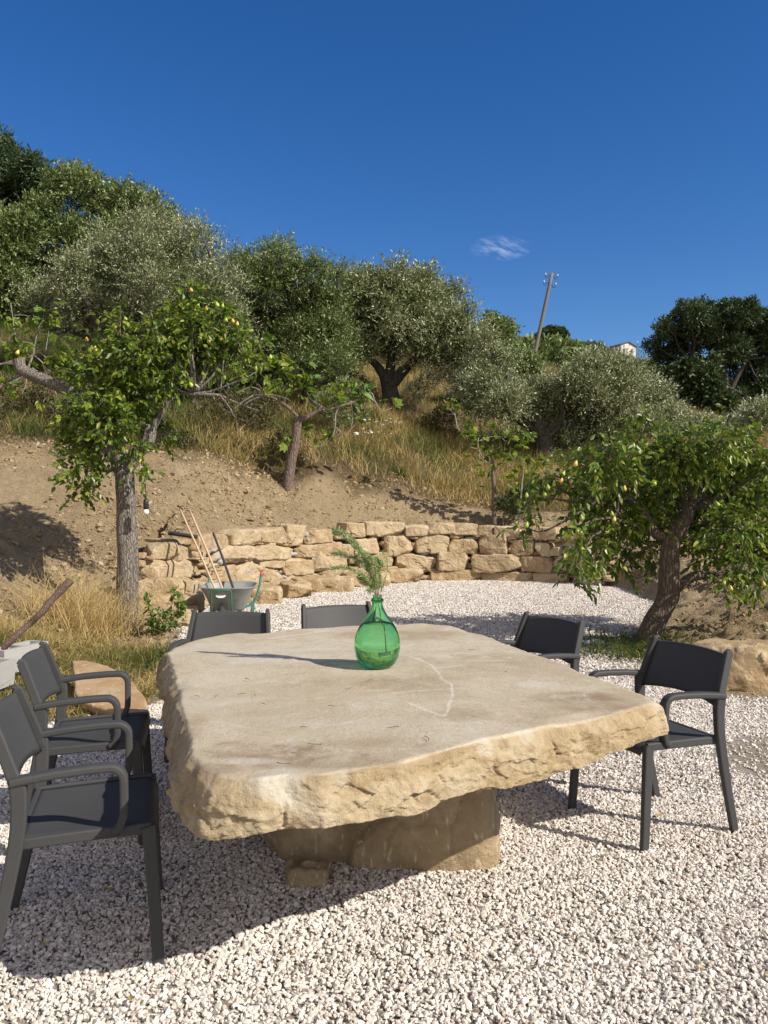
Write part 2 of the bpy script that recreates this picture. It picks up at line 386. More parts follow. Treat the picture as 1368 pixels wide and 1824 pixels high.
MAT['fig_bark'] = m_bark('fig_bark', (.065, .042, .034), (.17, .12, .098), 6, .015)
MAT['twig'] = m_bark('twig', (.15, .13, .11), (.30, .27, .235), 14, .004)
MAT['shoot'] = m_bark('shoot', (.13, .08, .055), (.28, .19, .14), 14, .004)
MAT['olive_bark'] = m_bark('olive_bark', (.030, .026, .021), (.085, .075, .062), 5, .04)
MAT['dead_branch'] = m_bark('dead_branch', (.05, .032, .024), (.17, .11, .08), 20, .008)

# gravel stones
m = M_('gravel'); t = m.attr('tint')
c = m.ramp(t, [(0, (.40, .34, .29)), (.12, (.55, .50, .445)), (.5, (.65, .605, .55)), (.8, (.73, .69, .63)), (.97, (.80, .77, .72)), (1, (.45, .34, .25))])
c = m.mix(m.math('MULTIPLY', m.noise(160, 3), .35), c, (.46, .40, .36))
c = m.mix(m.math('MULTIPLY', m.math('SUBTRACT', m.noise(.9, 4), .5, True), 1.1, True), c, (.50, .42, .34))
m.P(Base_Color=c, Roughness=.88, Specular_IOR_Level=.25); MAT['gravel'] = m.m

# ground sheet: fine gravel bed, dug earth, soil under grass -- by masks stored on the mesh
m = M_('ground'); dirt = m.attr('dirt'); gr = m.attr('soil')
bed = m.ramp(m.voro(75, None, 'Color'), [(0, (.42, .37, .31)), (1, (.66, .61, .54))])
bed = m.mix(m.attr('sand'), bed, m.ramp(m.noise(30, 8, .7), [(0.3, (.40, .33, .24)), (.7, (.55, .48, .38))]))
n1 = m.noise(1.1, 8, .65, None, .6); n2 = m.noise(9, 8, .75); n3 = m.noise(45, 4, .7)
dc = m.ramp(n1, [(.25, (.29, .215, .125)), (.5, (.45, .345, .205)), (.75, (.56, .45, .285))])
dc = m.mix(m.math('MULTIPLY', n2, .6), dc, (.34, .25, .145)); dc = m.mix(m.math('MULTIPLY', m.math('SUBTRACT', n3, .5, True), 3.0, True), dc, (.44, .35, .235)); n6 = m.noise(16, 8, .8, None, .5); dc = m.mix(m.math('MULTIPLY', m.math('SUBTRACT', n6, .5, True), 3.0, True), dc, (.19, .135, .08))
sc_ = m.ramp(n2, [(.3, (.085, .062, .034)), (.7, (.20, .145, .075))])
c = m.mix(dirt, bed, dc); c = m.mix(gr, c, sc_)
h = m.math('ADD', m.math('MULTIPLY', n2, 1.0), m.math('MULTIPLY', n3, .5))
m.P(Base_Color=c, Roughness=.97, Specular_IOR_Level=.15, Normal=m.bump(m.math('ADD', h, m.math('MULTIPLY', n6, -1.2)), 1.0, .07)); MAT['ground'] = m.m

m = M_('clod'); t = m.attr('tint'); c = m.ramp(t, [(0, (.22, .16, .09)), (.5, (.35, .265, .155)), (.95, (.46, .36, .22)), (1, (.46, .39, .28))]); c = m.mix(m.math('MULTIPLY', m.noise(25, 5), .6), c, (.22, .15, .09))
m.P(Base_Color=c, Roughness=.97, Specular_IOR_Level=.15, Normal=m.bump(m.noise(40, 6, .7), .6, .02)); MAT['clod'] = m.m

def m_sand(name, base, warm, pale, sc=6.0, bd=.02, strata=0.0, usetint=True, grey=(.36, .35, .33)):
    m = M_(name); n1 = m.noise(sc, 8, .62, None, .5); n2 = m.noise(sc * 5, 8, .7); n3 = m.noise(sc * .35, 4, .5)
    c = m.ramp(n1, [(.28, tuple(x * .72 for x in warm)), (.45, warm), (.6, base), (.78, pale)])
    c = m.mix(m.math('MULTIPLY', m.math('SUBTRACT', n2, .45, True), 1.6, True), c, tuple(x * .62 for x in warm))
    if usetint:
        t = m.attr('tint'); c = m.mix(m.math('MULTIPLY', t, .55), c, pale); c = m.mix(m.math('GREATER_THAN', t, .93), c, grey)
    sc2 = m.noise(sc * 9, 2, .5, m.coord((1, 1, .35))); c = m.mix(m.math('MULTIPLY', m.math('SUBTRACT', sc2, .62, True), 6, True), c, tuple(min(.85, x * 1.35) for x in pale))
    h = m.math('ADD', n1, m.math('MULTIPLY', n2, .55))
    m.P(Base_Color=c, Roughness=.9, Specular_IOR_Level=.25, Normal=m.bump(h, .8, bd)); return m
MAT['wall_stone'] = m_sand('wall_stone', (.43, .335, .205), (.34, .24, .13), (.53, .44, .31), 5, .05).m
MAT['block'] = m_sand('block', (.45, .35, .215), (.37, .26, .14), (.54, .45, .32), 4, .05, usetint=False).m
MAT['flat_stone'] = m_sand('flat_stone', (.40, .30, .185), (.36, .235, .125), (.44, .36, .26), 3, .01, usetint=False).m

# slab: the polished top and the quarried edge
m = M_('slab'); top = m.attr('top'); chalk = m.attr('chalk'); brown = m.attr('brown'); pale = m.attr('pale')
n1 = m.noise(1.6, 7, .6, None, .8); n2 = m.noise(7, 9, .68, None, .3); n3 = m.noise(60, 6, .75); n4 = m.noise(.9, 3, .5)
tcx = m.ramp(n1, [(.28, (.41, .33, .215)), (.45, (.475, .405, .285)), (.58, (.53, .465, .345)), (.75, (.57, .525, .415))])
tcx = m.mix(m.math('MULTIPLY', m.math('SUBTRACT', n2, .47, True), 2.6, True), tcx, (.42, .335, .215))
tcx = m.mix(m.math('MULTIPLY', m.math('SUBTRACT', n3, .50, True), 3.2, True), tcx, (.30, .24, .17))
n5 = m.noise(22, 9, .75, None, 1.0); tcx = m.mix(m.math('MULTIPLY', m.math('SUBTRACT', n5, .52, True), 3.5, True), tcx, (.56, .51, .42))
tcx = m.mix(m.math('MULTIPLY', brown, m.math('MULTIPLY', m.math('SUBTRACT', n2, .34, True), 4.5, True)), tcx, (.25, .175, .10))
tcx = m.mix(m.math('MULTIPLY', pale, m.math('MULTIPLY', m.math('SUBTRACT', n2, .36, True), 4.0, True)), tcx, (.57, .545, .47))
tcx = m.mix(m.math('MULTIPLY', m.math('MULTIPLY', chalk, m.math('MULTIPLY', m.math('SUBTRACT', n3, .38, True), 5, True)), .7), tcx, (.72, .69, .63))
s1 = m.noise(3.2, 8, .65, m.coord((1, 1, 1.7)), .8); s2 = m.noise(16, 8, .72)
ec = m.ramp(s1, [(.25, (.29, .20, .105)), (.42, (.39, .295, .165)), (.55, (.455, .36, .225)), (.68, (.52, .44, .305))])
ec = m.mix(m.math('MULTIPLY', m.math('SUBTRACT', s2, .47, True), 3.4, True), ec, (.27, .18, .09))
ec = m.mix(m.math('MULTIPLY', m.math('SUBTRACT', n3, .56, True), 3.4, True), ec, (.62, .53, .38))
ec = m.mix(m.math('MULTIPLY', pale, .8), ec, (.60, .58, .50))
n7 = m.noise(190, 4, .8); tcx = m.mix(m.math('MULTIPLY', m.math('SUBTRACT', n7, .55, True), 4.0, True), tcx, (.27, .21, .14))
n8 = m.noise(3.4, 10, .72, None, 1.2); tcx = m.mix(m.math('MULTIPLY', m.math('SUBTRACT', n8, .53, True), 5.0, True), tcx, (.40, .315, .20)); tcx = m.mix(m.math('MULTIPLY', m.math('SUBTRACT', .43, n8, True), 5.0, True), tcx, (.60, .565, .475))
c = m.mix(m.math('MULTIPLY', m.math('SUBTRACT', m.math('ADD', top, m.math('MULTIPLY', m.math('SUBTRACT', s2, .5), .6)), .35), 4.0, True), ec, tcx)
h = m.math('ADD', m.math('MULTIPLY', s2, m.math('SUBTRACT', 1.0, m.math('MULTIPLY', top, .85))), m.math('ADD', m.math('MULTIPLY', n3, .26), m.math('MULTIPLY', n7, .10)))
m.P(Base_Color=c, Roughness=m.math('SUBTRACT', .92, m.math('MULTIPLY', top, .22)), Specular_IOR_Level=.35, Normal=m.bump(h, .9, .024)); MAT['slab'] = m.m
m = m_sand('table_base', (.44, .345, .22), (.34, .255, .155), (.55, .47, .34), 4.5, .05, usetint=False); MAT['table_base'] = m.m

m = M_('chair_plastic'); n = m.noise(3.5, 6, .65); n2 = m.noise(35, 8, .8, m.coord((1, .25, 1)), 1.5); n3 = m.noise(400, 2, .5)
c = m.mix(m.math('MULTIPLY', n, .4), (.046, .047, .048), (.078, .077, .075)); c = m.mix(m.math('MULTIPLY', m.math('MULTIPLY', m.math('SUBTRACT', n2, .60, True), 6, True), m.math('MULTIPLY', m.math('SUBTRACT', n, .38, True), 1.6)), c, (.32, .30, .28))
m.P(Base_Color=c, Roughness=m.math('ADD', .48, m.math('MULTIPLY', n, .22)), Specular_IOR_Level=.25, Normal=m.bump(n3, .12, .001)); MAT['chair'] = m.m

m = M_('green_glass'); m.P(Base_Color=(.22, .78, .36), Roughness=.0, IOR=1.48, Transmission_Weight=1.0); MAT['glass'] = m.m
va = m.n.new('ShaderNodeVolumeAbsorption'); va.inputs['Color'].default_value = (.02, .88, .28, 1); va.inputs['Density'].default_value = 140.0; m.l.new(va.outputs[0], m.out.inputs['Volume'])
m.P(Base_Color=(.93, .99, .94))
m = M_('water'); m.P(Base_Color=(.96, 1, .97), Roughness=0, IOR=1.333, Transmission_Weight=1.0); MAT['water'] = m.m

def flat(name, col, rough=.6, metal=0, var=.25, sc=8, bd=.0):
    m = M_(name); n = m.noise(sc, 6, .65); c = m.mix(m.math('MULTIPLY', n, 1.0, True), tuple(x * (1 - var) for x in col), tuple(min(1, x * (1 + var)) for x in col))
    m.P(Base_Color=c, Roughness=rough, Metallic=metal)
    if bd: m.P(Normal=m.bump(m.noise(sc * 6, 6, .7), .5, bd))
    return m.m
MAT['galv'] = flat('galvanised_steel', (.30, .31, .29), .5, .35, .35, 14)
MAT['green_paint'] = flat('green_paint', (.025, .14, .095), .55)
MAT['red_grip'] = flat('red_grip', (.42, .07, .07), .6)
MAT['wood'] = flat('wood_handle', (.52, .36, .22), .65, 0, .2, 20)
MAT['dark_iron'] = flat('dark_iron', (.05, .042, .045), .6)
MAT['white_label'] = flat('white_label', (.6, .6, .56), .6)
MAT['black_plastic'] = flat('black_plastic', (.018, .018, .02), .4)
MAT['bulb'] = flat('bulb_plastic', (.80, .80, .78), .35, 0, .03)
MAT['concrete'] = flat('concrete_block', (.36, .35, .33), .95, 0, .2, 30, .01)
MAT['slate'] = flat('slate_board', (.035, .035, .037), .7, 0, .3)
MAT['tire'] = flat('tyre_rubber', (.03, .03, .03), .85)
MAT['pole_wood'] = flat('pole_wood', (.15, .135, .12), .9, 0, .3, 6)
MAT['insulator'] = flat('insulator_ceramic', (.5, .5, .48), .3)
MAT['house_wall'] = flat('house_wall', (.55, .52, .50), .9, 0, .05)
MAT['house_roof'] = flat('house_roof', (.06, .055, .055), .8)
MAT['window'] = flat('window_dark', (.12, .11, .11), .4)
MAT['pet'] = None
m = M_('clear_plastic'); m.P(Base_Color=(.75, .87, .95), Roughness=.12, IOR=1.3, Transmission_Weight=.7); MAT['pet'] = m.m
m = M_('pear_skin'); tc_ = m.n.new('ShaderNodeObjectInfo'); m.P(Base_Color=m.ramp(tc_.outputs['Random'], [(0, (.22, .33, .04)), (.55, (.36, .45, .06)), (.82, (.50, .46, .08)), (1, (.62, .34, .08))]), Roughness=.45, Subsurface_Weight=.1); MAT['pear'] = m.m
m = M_('flower'); m.P(Base_Color=(.75, .75, .70), Roughness=.8); MAT['flower'] = m.m

# ------------------------------------------------------------------ terrain
WPX = np.array([240, 300, 345, 400, 450, 520, 600, 700, 860, 970, 1060, 1110.])
WY = np.array([10.6, 10.9, 11.6, 13.2, 13.9, 14.8, 15.6, 16.2, 16.5, 16.1, 15.3, 14.8])
def wallY(px): return np.interp(px, WPX, WY)
wallpts = [((p - 684) / FPX * y, y) for p, y in zip(WPX, WY)]
TERR = [(-30, -40), (-30, 2.5), (-7, 4.0), (-3.9, 4.75), (-2.6, 5.3), (-1.75, 6.0), (-1.75, 7.4), (-2.2, 8.9), (-2.7, 10.3)] + [(x, y + .32) for x, y in wallpts[1:]] + \
       [(4.35, 13.6), (4.25, 12.5), (3.57, 10.9), (2.85, 9.4), (2.45, 7.9), (2.5, 6.9), (2.75, 6.35), (4.0, 6.0), (7, 5.0), (30, 2), (30, -40)]
TERR = np.array(TERR)
def polydist(x, y, poly):
    """signed distance, negative inside"""
    d = np.full(x.shape, 1e9); inside = np.zeros(x.shape, bool); n = len(poly)
    for i in range(n):
        ax, ay = poly[i]; bx, by = poly[(i + 1) % n]; ex, ey = bx - ax, by - ay
        t = np.clip(((x - ax) * ex + (y - ay) * ey) / (ex * ex + ey * ey), 0, 1)
        d = np.minimum(d, (x - ax - t * ex) ** 2 + (y - ay - t * ey) ** 2)
        c = ((ay > y) != (by > y)) & (x < (bx - ax) * (y - ay) / (by - ay + 1e-12) + ax); inside ^= c
    d = np.sqrt(d); return np.where(inside, -d, d)
CP = [  # photo pixel and distance
 (0, 800, 14), (130, 800, 14.6), (270, 812, 15.5), (400, 820, 16.5), (560, 850, 17.3), (700, 885, 17.8), (860, 915, 18.0), (990, 925, 17.6), (1100, 925, 17.5),
 (100, 1060, 10.5), (0, 1000, 10.5), (0, 900, 12), (200, 1000, 11.6), (200, 900, 13), (330, 932, 12.6), (450, 900, 15.6), (512, 868, 17.0), (-200, 950, 10), (-250, 780, 14),
 (60, 1130, 8.5), (228, 1122, 10), (-100, 1100, 8), (0, 1205, 6.7), (150, 1150, 8.6),
 (1250, 1160, 7.5), (1368, 1150, 7), (1368, 1100, 8.8), (1300, 1085, 10.5), (1200, 1030, 13), (1120, 1000, 15), (1368, 1040, 11), (1368, 980, 16), (1250, 950, 18), (1150, 1150, 8.7), (1500, 1080, 9), (1600, 1000, 14),
 (230, 720, 21), (0, 700, 19), (690, 730, 25), (560, 740, 22), (400, 740, 21), (970, 825, 22), (850, 850, 20.5), (1200, 800, 27), (1368, 790, 26), (800, 760, 26), (1100, 850, 22), (1368, 850, 22),
 (-300, 600, 22), (0, 560, 30), (0, 520, 36), (230, 600, 31), (450, 640, 31), (700, 650, 36), (945, 655, 40), (1100, 700, 40), (1250, 748, 46), (1368, 745, 48), (1500, 760, 50),
 (200, 520, 60), (500, 560, 60), (700, 600, 70), (900, 640, 75), (1050, 670, 85), (1368, 690, 95), (-300, 400, 60),
 (870, 612, 130), (1000, 625, 140), (1100, 645, 160), (1200, 665, 180), (900, 604, 190), (985, 604, 200), (1100, 626, 230), (1180, 655, 240), (1368, 680, 260), (600, 590, 150), (200, 560, 160), (-300, 500, 160), (1700, 700, 200),
 (700, 640, 500), (1368, 700, 500), (-300, 620, 500), (2000, 720, 500)]
cpw = [at(*c) for c in CP]
wb = [((p - 684) / FPX * y, y + .75, z) for p, y, z in zip(WPX[1:], WY[1:], [.75, .98, 1.05, 1.07, 1.08, 1.08, 1.10, 1.08, 1.0, .85, .55])]
extra = [(-15, 8, 3.6), (-12, 3, 1.5), (-25, 10, 6), (15, 8, .3), (25, 12, .8), (-8, 6, 1.0), (8, 7, .3), (30, 30, 2)]
cpw = np.array([list(c) for c in cpw] + [list(c) for c in wb] + [list(c) for c in extra], float)
def uv(x, y): r = np.sqrt(x * x + (y + 6) ** 2); return np.stack([np.arctan2(x, y + 6) * 2.2, np.log(r)], -1)
_q = uv(cpw[:, 0], cpw[:, 1]); _n = len(_q)
def _k(r2): return np.where(r2 > 0, r2 * np.log(np.maximum(r2, 1e-12)), 0)
_A = np.zeros((_n + 3, _n + 3)); _A[:_n, :_n] = _k(((_q[:, None] - _q[None]) ** 2).sum(-1)) + np.eye(_n) * 2e-4; _A[:_n, _n] = 1; _A[:_n, _n + 1:] = _q; _A[_n, :_n] = 1; _A[_n + 1:, :_n] = _q.T
# heights are fitted relative to distance so that far hills do not ripple into the yard
_s = np.log(np.sqrt(cpw[:, 0] ** 2 + (cpw[:, 1] + 6) ** 2)); _w = np.linalg.solve(_A, np.concatenate([cpw[:, 2] / np.exp(_s), [0, 0, 0]]))
def tps(x, y):
    q = uv(x, y); out = np.empty(len(x))
    for a in range(0, len(x), 20000):
        b = q[a:a + 20000]; out[a:a + 20000] = _k(((b[:, None] - _q[None]) ** 2).sum(-1)) @ _w[:_n] + _w[_n] + b @ _w[_n + 1:]
    return out * np.sqrt(x * x + (y + 6) ** 2)
DB = np.array([(at(*c)[0], at(*c)[1]) for c in [(-400, 800, 13), (0, 800, 14), (130, 795, 14.4), (270, 812, 15.5), (400, 820, 16.5), (560, 850, 17.3), (700, 885, 17.8), (860, 915, 18.0), (990, 925, 17.6), (1100, 925, 18.5), (1368, 925, 20)]])
def masks(x, y):
    d = polydist(x, y, TERR); nb = fbm2(x * .9, y * .9, 4, 3)
    up = y - np.interp(x, DB[:, 0], DB[:, 1]) + nb * .9       # >0 beyond the dug strip
    # weedy corner round the left tree
    wl_ = sstep(-.25, .25, (x * -1 - 1.5)) * sstep(.4, -.4, y - 8.7 + (x + 2.5) * -.15 + nb * .8) * sstep(0, .25, d)
    wr = sstep(.85, .45, np.hypot((x - 2.55) / 1.0, (y - 8.6) / 1.15) + nb * .25)
    return d, up, wl_, wr
def H(x, y, rough=True):
    x = np.asarray(x, float); y = np.asarray(y, float); d, up, wl_, wr = masks(x, y)
    nearwall = (y > 10.2) & (x > -3.4) & (x < 4.6)
    w = np.where(nearwall, sstep(.0, .35, d), sstep(0, 1.1, d))
    z = tps(x, y) * w
    z = np.where(y < 1.5, z * sstep(-3, 1.5, y) , z)
    z = np.where(d < 0, 0, z)
    z = z + fbm2(x * .8, y * .8, 3, 1) * .012 * sstep(0, .3, -d)
    if rough:
        dm = sstep(0.0, .5, d) * sstep(.5, -.3, up) * sstep(-2, 3, y)
        rg = np.abs(fbm2(x * 2.3, y * 2.9, 4, 21, .6)); fine = fbm2(x * 9, y * 9, 3, 31, .65)
        z = z + dm * (.15 * (rg - .2) + .05 * fine + .075 * np.maximum(0, fbm2(x * 6 + y * 2, y * 13, 3, 33, .7)) - .05 * np.maximum(0, fbm2(x * 3.5, y * 7, 2, 35))) * (1 - .5 * wl_)
        z = z + sstep(0, 2, up) * fbm2(x * .5, y * .5, 3, 41) * .18 * sstep(60, 25, y)
    return z
def axis(lo, hi, step, far_lo, far_hi, g=1.13):
    a = list(np.arange(lo, hi, step)); s = step; v = a[-1]
    while v < far_hi: s *= g; v += s; a.append(v)
    s = step; v = lo; b = []
    while v > far_lo: s *= g; v -= s; b.append(v)
    return np.array(b[::-1] + a)
gx = axis(-7.5, 7.5, .042, -900, 900); gy = axis(4.5, 19.5, .042, -120, 1200)
X, Y = np.meshgrid(gx, gy); xf, yf = X.ravel(), Y.ravel(); zf = H(xf, yf)
d, up, wl_, wr = masks(xf, yf)
sand = sstep(1.1, .6, np.hypot((xf - 2.45) / .55, (yf - 4.75) / .45) + fbm2(xf * 3, yf * 3, 3, 5) * .3)
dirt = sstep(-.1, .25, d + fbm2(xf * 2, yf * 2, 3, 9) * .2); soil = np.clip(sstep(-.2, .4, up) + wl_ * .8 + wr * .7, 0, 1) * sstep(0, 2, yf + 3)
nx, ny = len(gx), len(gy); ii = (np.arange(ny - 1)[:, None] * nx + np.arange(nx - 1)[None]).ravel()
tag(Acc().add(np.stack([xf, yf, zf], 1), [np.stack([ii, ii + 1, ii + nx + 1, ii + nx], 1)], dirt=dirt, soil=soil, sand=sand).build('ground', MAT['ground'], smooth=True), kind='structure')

# ------------------------------------------------------------------ loose white gravel
def scatter(n, y0, y1, margin):
    yy = np.sqrt(rng.uniform(y0 * y0, y1 * y1, n)); xx = rng.uniform(-1, 1, n) * (yy * .485 + margin); return xx, yy
acc = Acc()
for y0, y1, mg, sp_, r0, r1, shape, lay in ((1.9, 4.2, .9, .0108, .0054, .0114, 'ico', .011), (4.2, 7.0, .8, .0140, .0066, .0122, 'cub', .008), (7.0, 17.2, .9, .0250, .010, .017, 'oct', .014)):
    area = (y1 ** 2 - y0 ** 2) * .485 + 2 * mg * (y1 - y0); n = int(area / sp_ ** 2 * 1.12)
    x, y = scatter(n, y0, y1, mg); d = polydist(x, y, TERR)
    s_ = np.hypot((x - 2.45) / .55, (y - 4.75) / .45) + fbm2(x * 3, y * 3, 3, 5) * .3
    ragged = fbm2(x * 3.1, y * 3.1, 3, 77) * .22 + rng.normal(0, .05, n)
    keep = (d < -.02 + ragged) & ((s_ > .95) | (rng.uniform(size=n) < .12)) & (np.abs(x) < 12)
    x, y = x[keep], y[keep]; r = r0 + (r1 - r0) * rng.uniform(0, 1, len(x)) ** 2.2
    P = np.stack([x, y, H(x, y, False) + rng.uniform(0, lay, len(x)) + fbm2(x * 2.2, y * 2.2, 2, 8) * .006], 1)
    pebbles(acc, P, r, shape, .24 if shape == 'ico' else .25)
tag(acc.build('gravel', MAT['gravel']), label='loose crushed white limestone gravel covering the flat yard', kind='stuff')

# clods and stones in the dug earth
acc = Acc(); n = 150000; x = rng.uniform(-7.5, 8.5, n); y = rng.uniform(5.5, 19, n); d, up, wl_, wr = masks(x, y)
keep = (d > .08) & (up < .7) & (rng.uniform(size=n) > wl_ * .8); keep &= (np.abs(x) < y * .5 + 1)
x, y = x[keep], y[keep]; dens = fbm2(x * .7, y * .7, 3, 51); k2 = rng.uniform(size=len(x)) < .45 + dens; x, y = x[k2], y[k2]
r = .009 + .045 * rng.uniform(0, 1, len(x)) ** 11 + .010 * rng.uniform(0, 1, len(x)) ** 2; r = np.where((x > 1.5) & (y < 11), r * .5, r); pebbles(acc, np.stack([x, y, H(x, y) + r * .1], 1), r, 'ico', .30, .6)
tag(acc.build('earth_clods', MAT['clod']), label='crumbly clods and chips of tan earth over the dug slope', kind='stuff')

# ------------------------------------------------------------------ dry stone wall
S3 = .3436; S4 = .3363
def z3(a, b, c, d_): return (230 + a * S3, 900 + b * S3, 230 + c * S3, 900 + d_ * S3)
def z4(a, b, c, d_): return (640 + a * S4, 900 + b * S4, 640 + c * S4, 900 + d_ * S4)
stones = [z3(375, 150, 530, 232), z3(530, 126, 688, 206), z3(692, 120, 818, 208), z3(818, 104, 925, 210), z3(932, 128, 1062, 196),
 z3(335, 262, 448, 358), z3(450, 213, 645, 300), z3(655, 207, 852, 282), z3(866, 207, 972, 270), z3(972, 198, 1108, 266), z3(1108, 213, 1200, 266),
 z3(360, 355, 450, 435), z3(450, 318, 558, 425), z3(558, 288, 690, 425), z3(690, 288, 808, 330), z3(803, 274, 962, 362), z3(962, 266, 1130, 336), z3(690, 330, 800, 415),
 z3(805, 362, 1000, 430), z3(1000, 338, 1180, 425),
 z4(-62, 95, 40, 168), z4(40, 92, 242, 164), z4(248, 106, 368, 162), z4(365, 95, 510, 154), z4(508, 98, 630, 158), z4(632, 110, 712, 160), z4(715, 115, 832, 168), z4(880, 120, 1035, 184), z4(832, 130, 880, 176),
 z4(-20, 178, 118, 258), z4(140, 165, 287, 268), z4(307, 155, 474, 252), z4(478, 182, 633, 258), z4(640, 160, 777, 259), z4(782, 188, 922, 268), z4(924, 200, 1005, 272), z4(1010, 222, 1060, 268), z4(1105, 202, 1180, 256), z4(1060, 230, 1105, 270),
 z4(0, 256, 42, 330), z4(46, 254, 195, 328), z4(200, 262, 412, 350), z4(420, 247, 590, 347), z4(600, 264, 852, 357), z4(852, 275, 1028, 355), z4(1032, 272, 1100, 350), z4(1100, 270, 1190, 350),
 z4(-60, 330, 60, 420), z4(60, 330, 200, 420), z4(390, 345, 645, 420), z4(650, 357, 912, 424), z4(918, 360, 1092, 424), z4(1122, 358, 1247, 442)]
# the stepped end on the left, with its own distances
left = [(*z3(112, 200, 262, 280), 11.1, 11.3), (*z3(264, 205, 378, 275), 11.35, 12.4), (*z3(165, 174, 325, 203), 11.6, 12.0), (*z3(140, 278, 332, 388), 10.95, 11.5), (*z3(30, 318, 150, 390), 10.7, 10.75),
        (*z3(45, 388, 290, 552), 10.35, 10.6), (*z3(268, 383, 362, 492), 10.75, 11.6), (*z3(285, 472, 418, 572), 10.5, 11.0), (*z3(45, 552, 350, 640), 9.95, 10.1), (*z3(362, 440, 470, 520), 11.9, 12.6)]
wall = thing('dry_stone_wall', 'curved dry stone retaining wall of tan sandstone blocks behind the gravel yard', 'wall', (.5, 16.2, 0))
acc = Acc()
for k, s_ in enumerate(stones + left):
    x0, y0, x1, y1 = s_[:4]
    if len(s_) > 4: Ya, Yb = s_[4:]
    else: Ya, Yb = wallY(x0), wallY(x1)
    a = at(x0, (y0 + y1) / 2, Ya); b = at(x1, (y0 + y1) / 2, Yb); Ym = (Ya + Yb) / 2
    zt = CAMH - (y0 - HOR) / FPX * Ym; zb = CAMH - (y1 - HOR) / FPX * Ym; zb = max(zb, -.12)
    e = b - a; e[2] = 0; L = np.linalg.norm(e); ang = math.atan2(e[1], e[0]); dep = .48
    c_ = (a + b) / 2; nrmv = np.array([-math.sin(ang), math.cos(ang), 0]); c_ = c_ + nrmv * (dep / 2 + rng.uniform(-.03, .05)); c_[2] = (zt + zb) / 2
    rt = rotz(ang + rng.uniform(-.06, .06)) @ np.array([[1, 0, 0], [0, 1, 0], [0, 0, 1]]); tl = rng.uniform(-.04, .04); rt = rt @ np.array([[math.cos(tl), 0, math.sin(tl)], [0, 1, 0], [-math.sin(tl), 0, math.cos(tl)]])
    rock(acc, c_, (L * 1.04, dep, (zt - zb) * 1.05), n=16, k=rng.uniform(11, 22), amp=.045, freq=1.7, seed=k * 3 + 2, rot=rt, chip=.04, facet=.17, tint=rng.uniform(0, .92))
acc.build('wall_stone', MAT['wall_stone'], wall, smooth=False, loc=(.5, 16.2, 0))
acc = Acc()
for k in range(620):
    px = rng.uniform(335, 1095); yy = wallY(px) + rng.uniform(.10, .22); z = rng.uniform(0.0, 1.02) * (1 if px > 420 else .9)
    ang = math.atan2(wallY(px + 15) - wallY(px - 15), 30 / FPX * yy); x = (px - 684) / FPX * yy
    rock(acc, (x, yy + .1, z), (rng.uniform(.10, .30), .25, rng.uniform(.035, .11)), n=3, k=5, amp=.15, seed=500 + k, rot=rotz(ang + rng.uniform(-.15, .15)), tint=rng.choice([rng.uniform(0, .6), .97], p=[.68, .32]))
acc.build('filler_stone', MAT['wall_stone'], wall, smooth=True, loc=(.5, 16.2, 0))
# low bench blocks in front of the wall
benches = [((422, 1047, 496, 1079), 12.45, .27, .75, 'pale squared stone block just right of the wheelbarrow, nearest of the low blocks'),
           ((494, 1050, 549, 1069), 13.2, .26, .72, 'short sandstone block with a crack line, second from the wheelbarrow'),
           ((515, 1034, 622, 1057), 14.1, .28, .85, 'long low sandstone ledge block behind and right of the short block'),
           ((612, 1022, 690, 1046), 15.1, .28, .6, 'narrow ledge block at the wall foot behind the rosemary twigs'),
           ((676, 1012, 749, 1038), 15.9, .30, .55, 'rounded ledge block at the wall foot right of the rosemary twigs')]
for k, ((x0, y0, x1, y1), Yb, hh, dep, lab) in enumerate(benches):
    a = at(x0, y1, Yb); b = at(x1, y1, Yb); L = b[0] - a[0]; ang = .10 + .05 * k
    cc = np.array([(a[0] + b[0]) / 2, Yb + dep / 2, hh / 2 - .02]); A2 = Acc()
    rock(A2, (0, 0, 0), (L * 1.02, dep, hh), n=28, k=14, amp=.04, freq=1.2, seed=900 + k, rot=rotz(ang), chip=.04, facet=.25)
    o = A2.build('stone_block', MAT['block'], smooth=True); o.location = cc; tag(o, lab, 'stone block', 'low blocks at the wall foot')

# ------------------------------------------------------------------ the stone table
ZT = .76
outl = [(294, 1162), (304, 1190), (309, 1217), (314, 1243), (321, 1268), (331, 1313), (338, 1346), (352, 1372), (380, 1388), (420, 1391), (459, 1392), (507, 1383), (568, 1385), (637, 1374), (720, 1360), (788, 1343), (857, 1323), (939, 1306), (994, 1292), (1070, 1278), (1125, 1264), (1165, 1253), (1178, 1250), (1139, 1234), (1077, 1209), (1008, 1182), (932, 1155), (864, 1130), (802, 1113), (754, 1108), (692, 1110), (651, 1111), (555, 1117), (472, 1122), (397, 1128), (349, 1137), (314, 1150)]
P0 = np.array([gnd(px, py, ZT) for px, py in outl])[:, :2]
P0c = np.vstack([P0, P0[:1]]); L = np.concatenate([[0], np.cumsum(np.linalg.norm(np.diff(P0c, axis=0), axis=1))]); NM = 1400
tt = np.linspace(0, L[-1], NM, endpoint=False); O = np.stack([np.interp(tt, L, P0c[:, i]) for i in (0, 1)], 1)
for _ in range(5): O = (np.roll(O, 1, 0) + O * 2 + np.roll(O, -1, 0)) / 4
T_ = nrm(np.roll(O, -1, 0) - np.roll(O, 1, 0)); NO = np.stack([-T_[:, 1], T_[:, 0]], 1)
if ((O - O.mean(0)) * NO).sum(1).mean() < 0: NO = -NO
for _ in range(40): NO = nrm(np.roll(NO, 1, 0) + NO * 2 + np.roll(NO, -1, 0))
chipn = fbm(np.stack([O[:, 0] * 7, O[:, 1] * 7, O[:, 0] * 0], 1), 4, 61, .6)
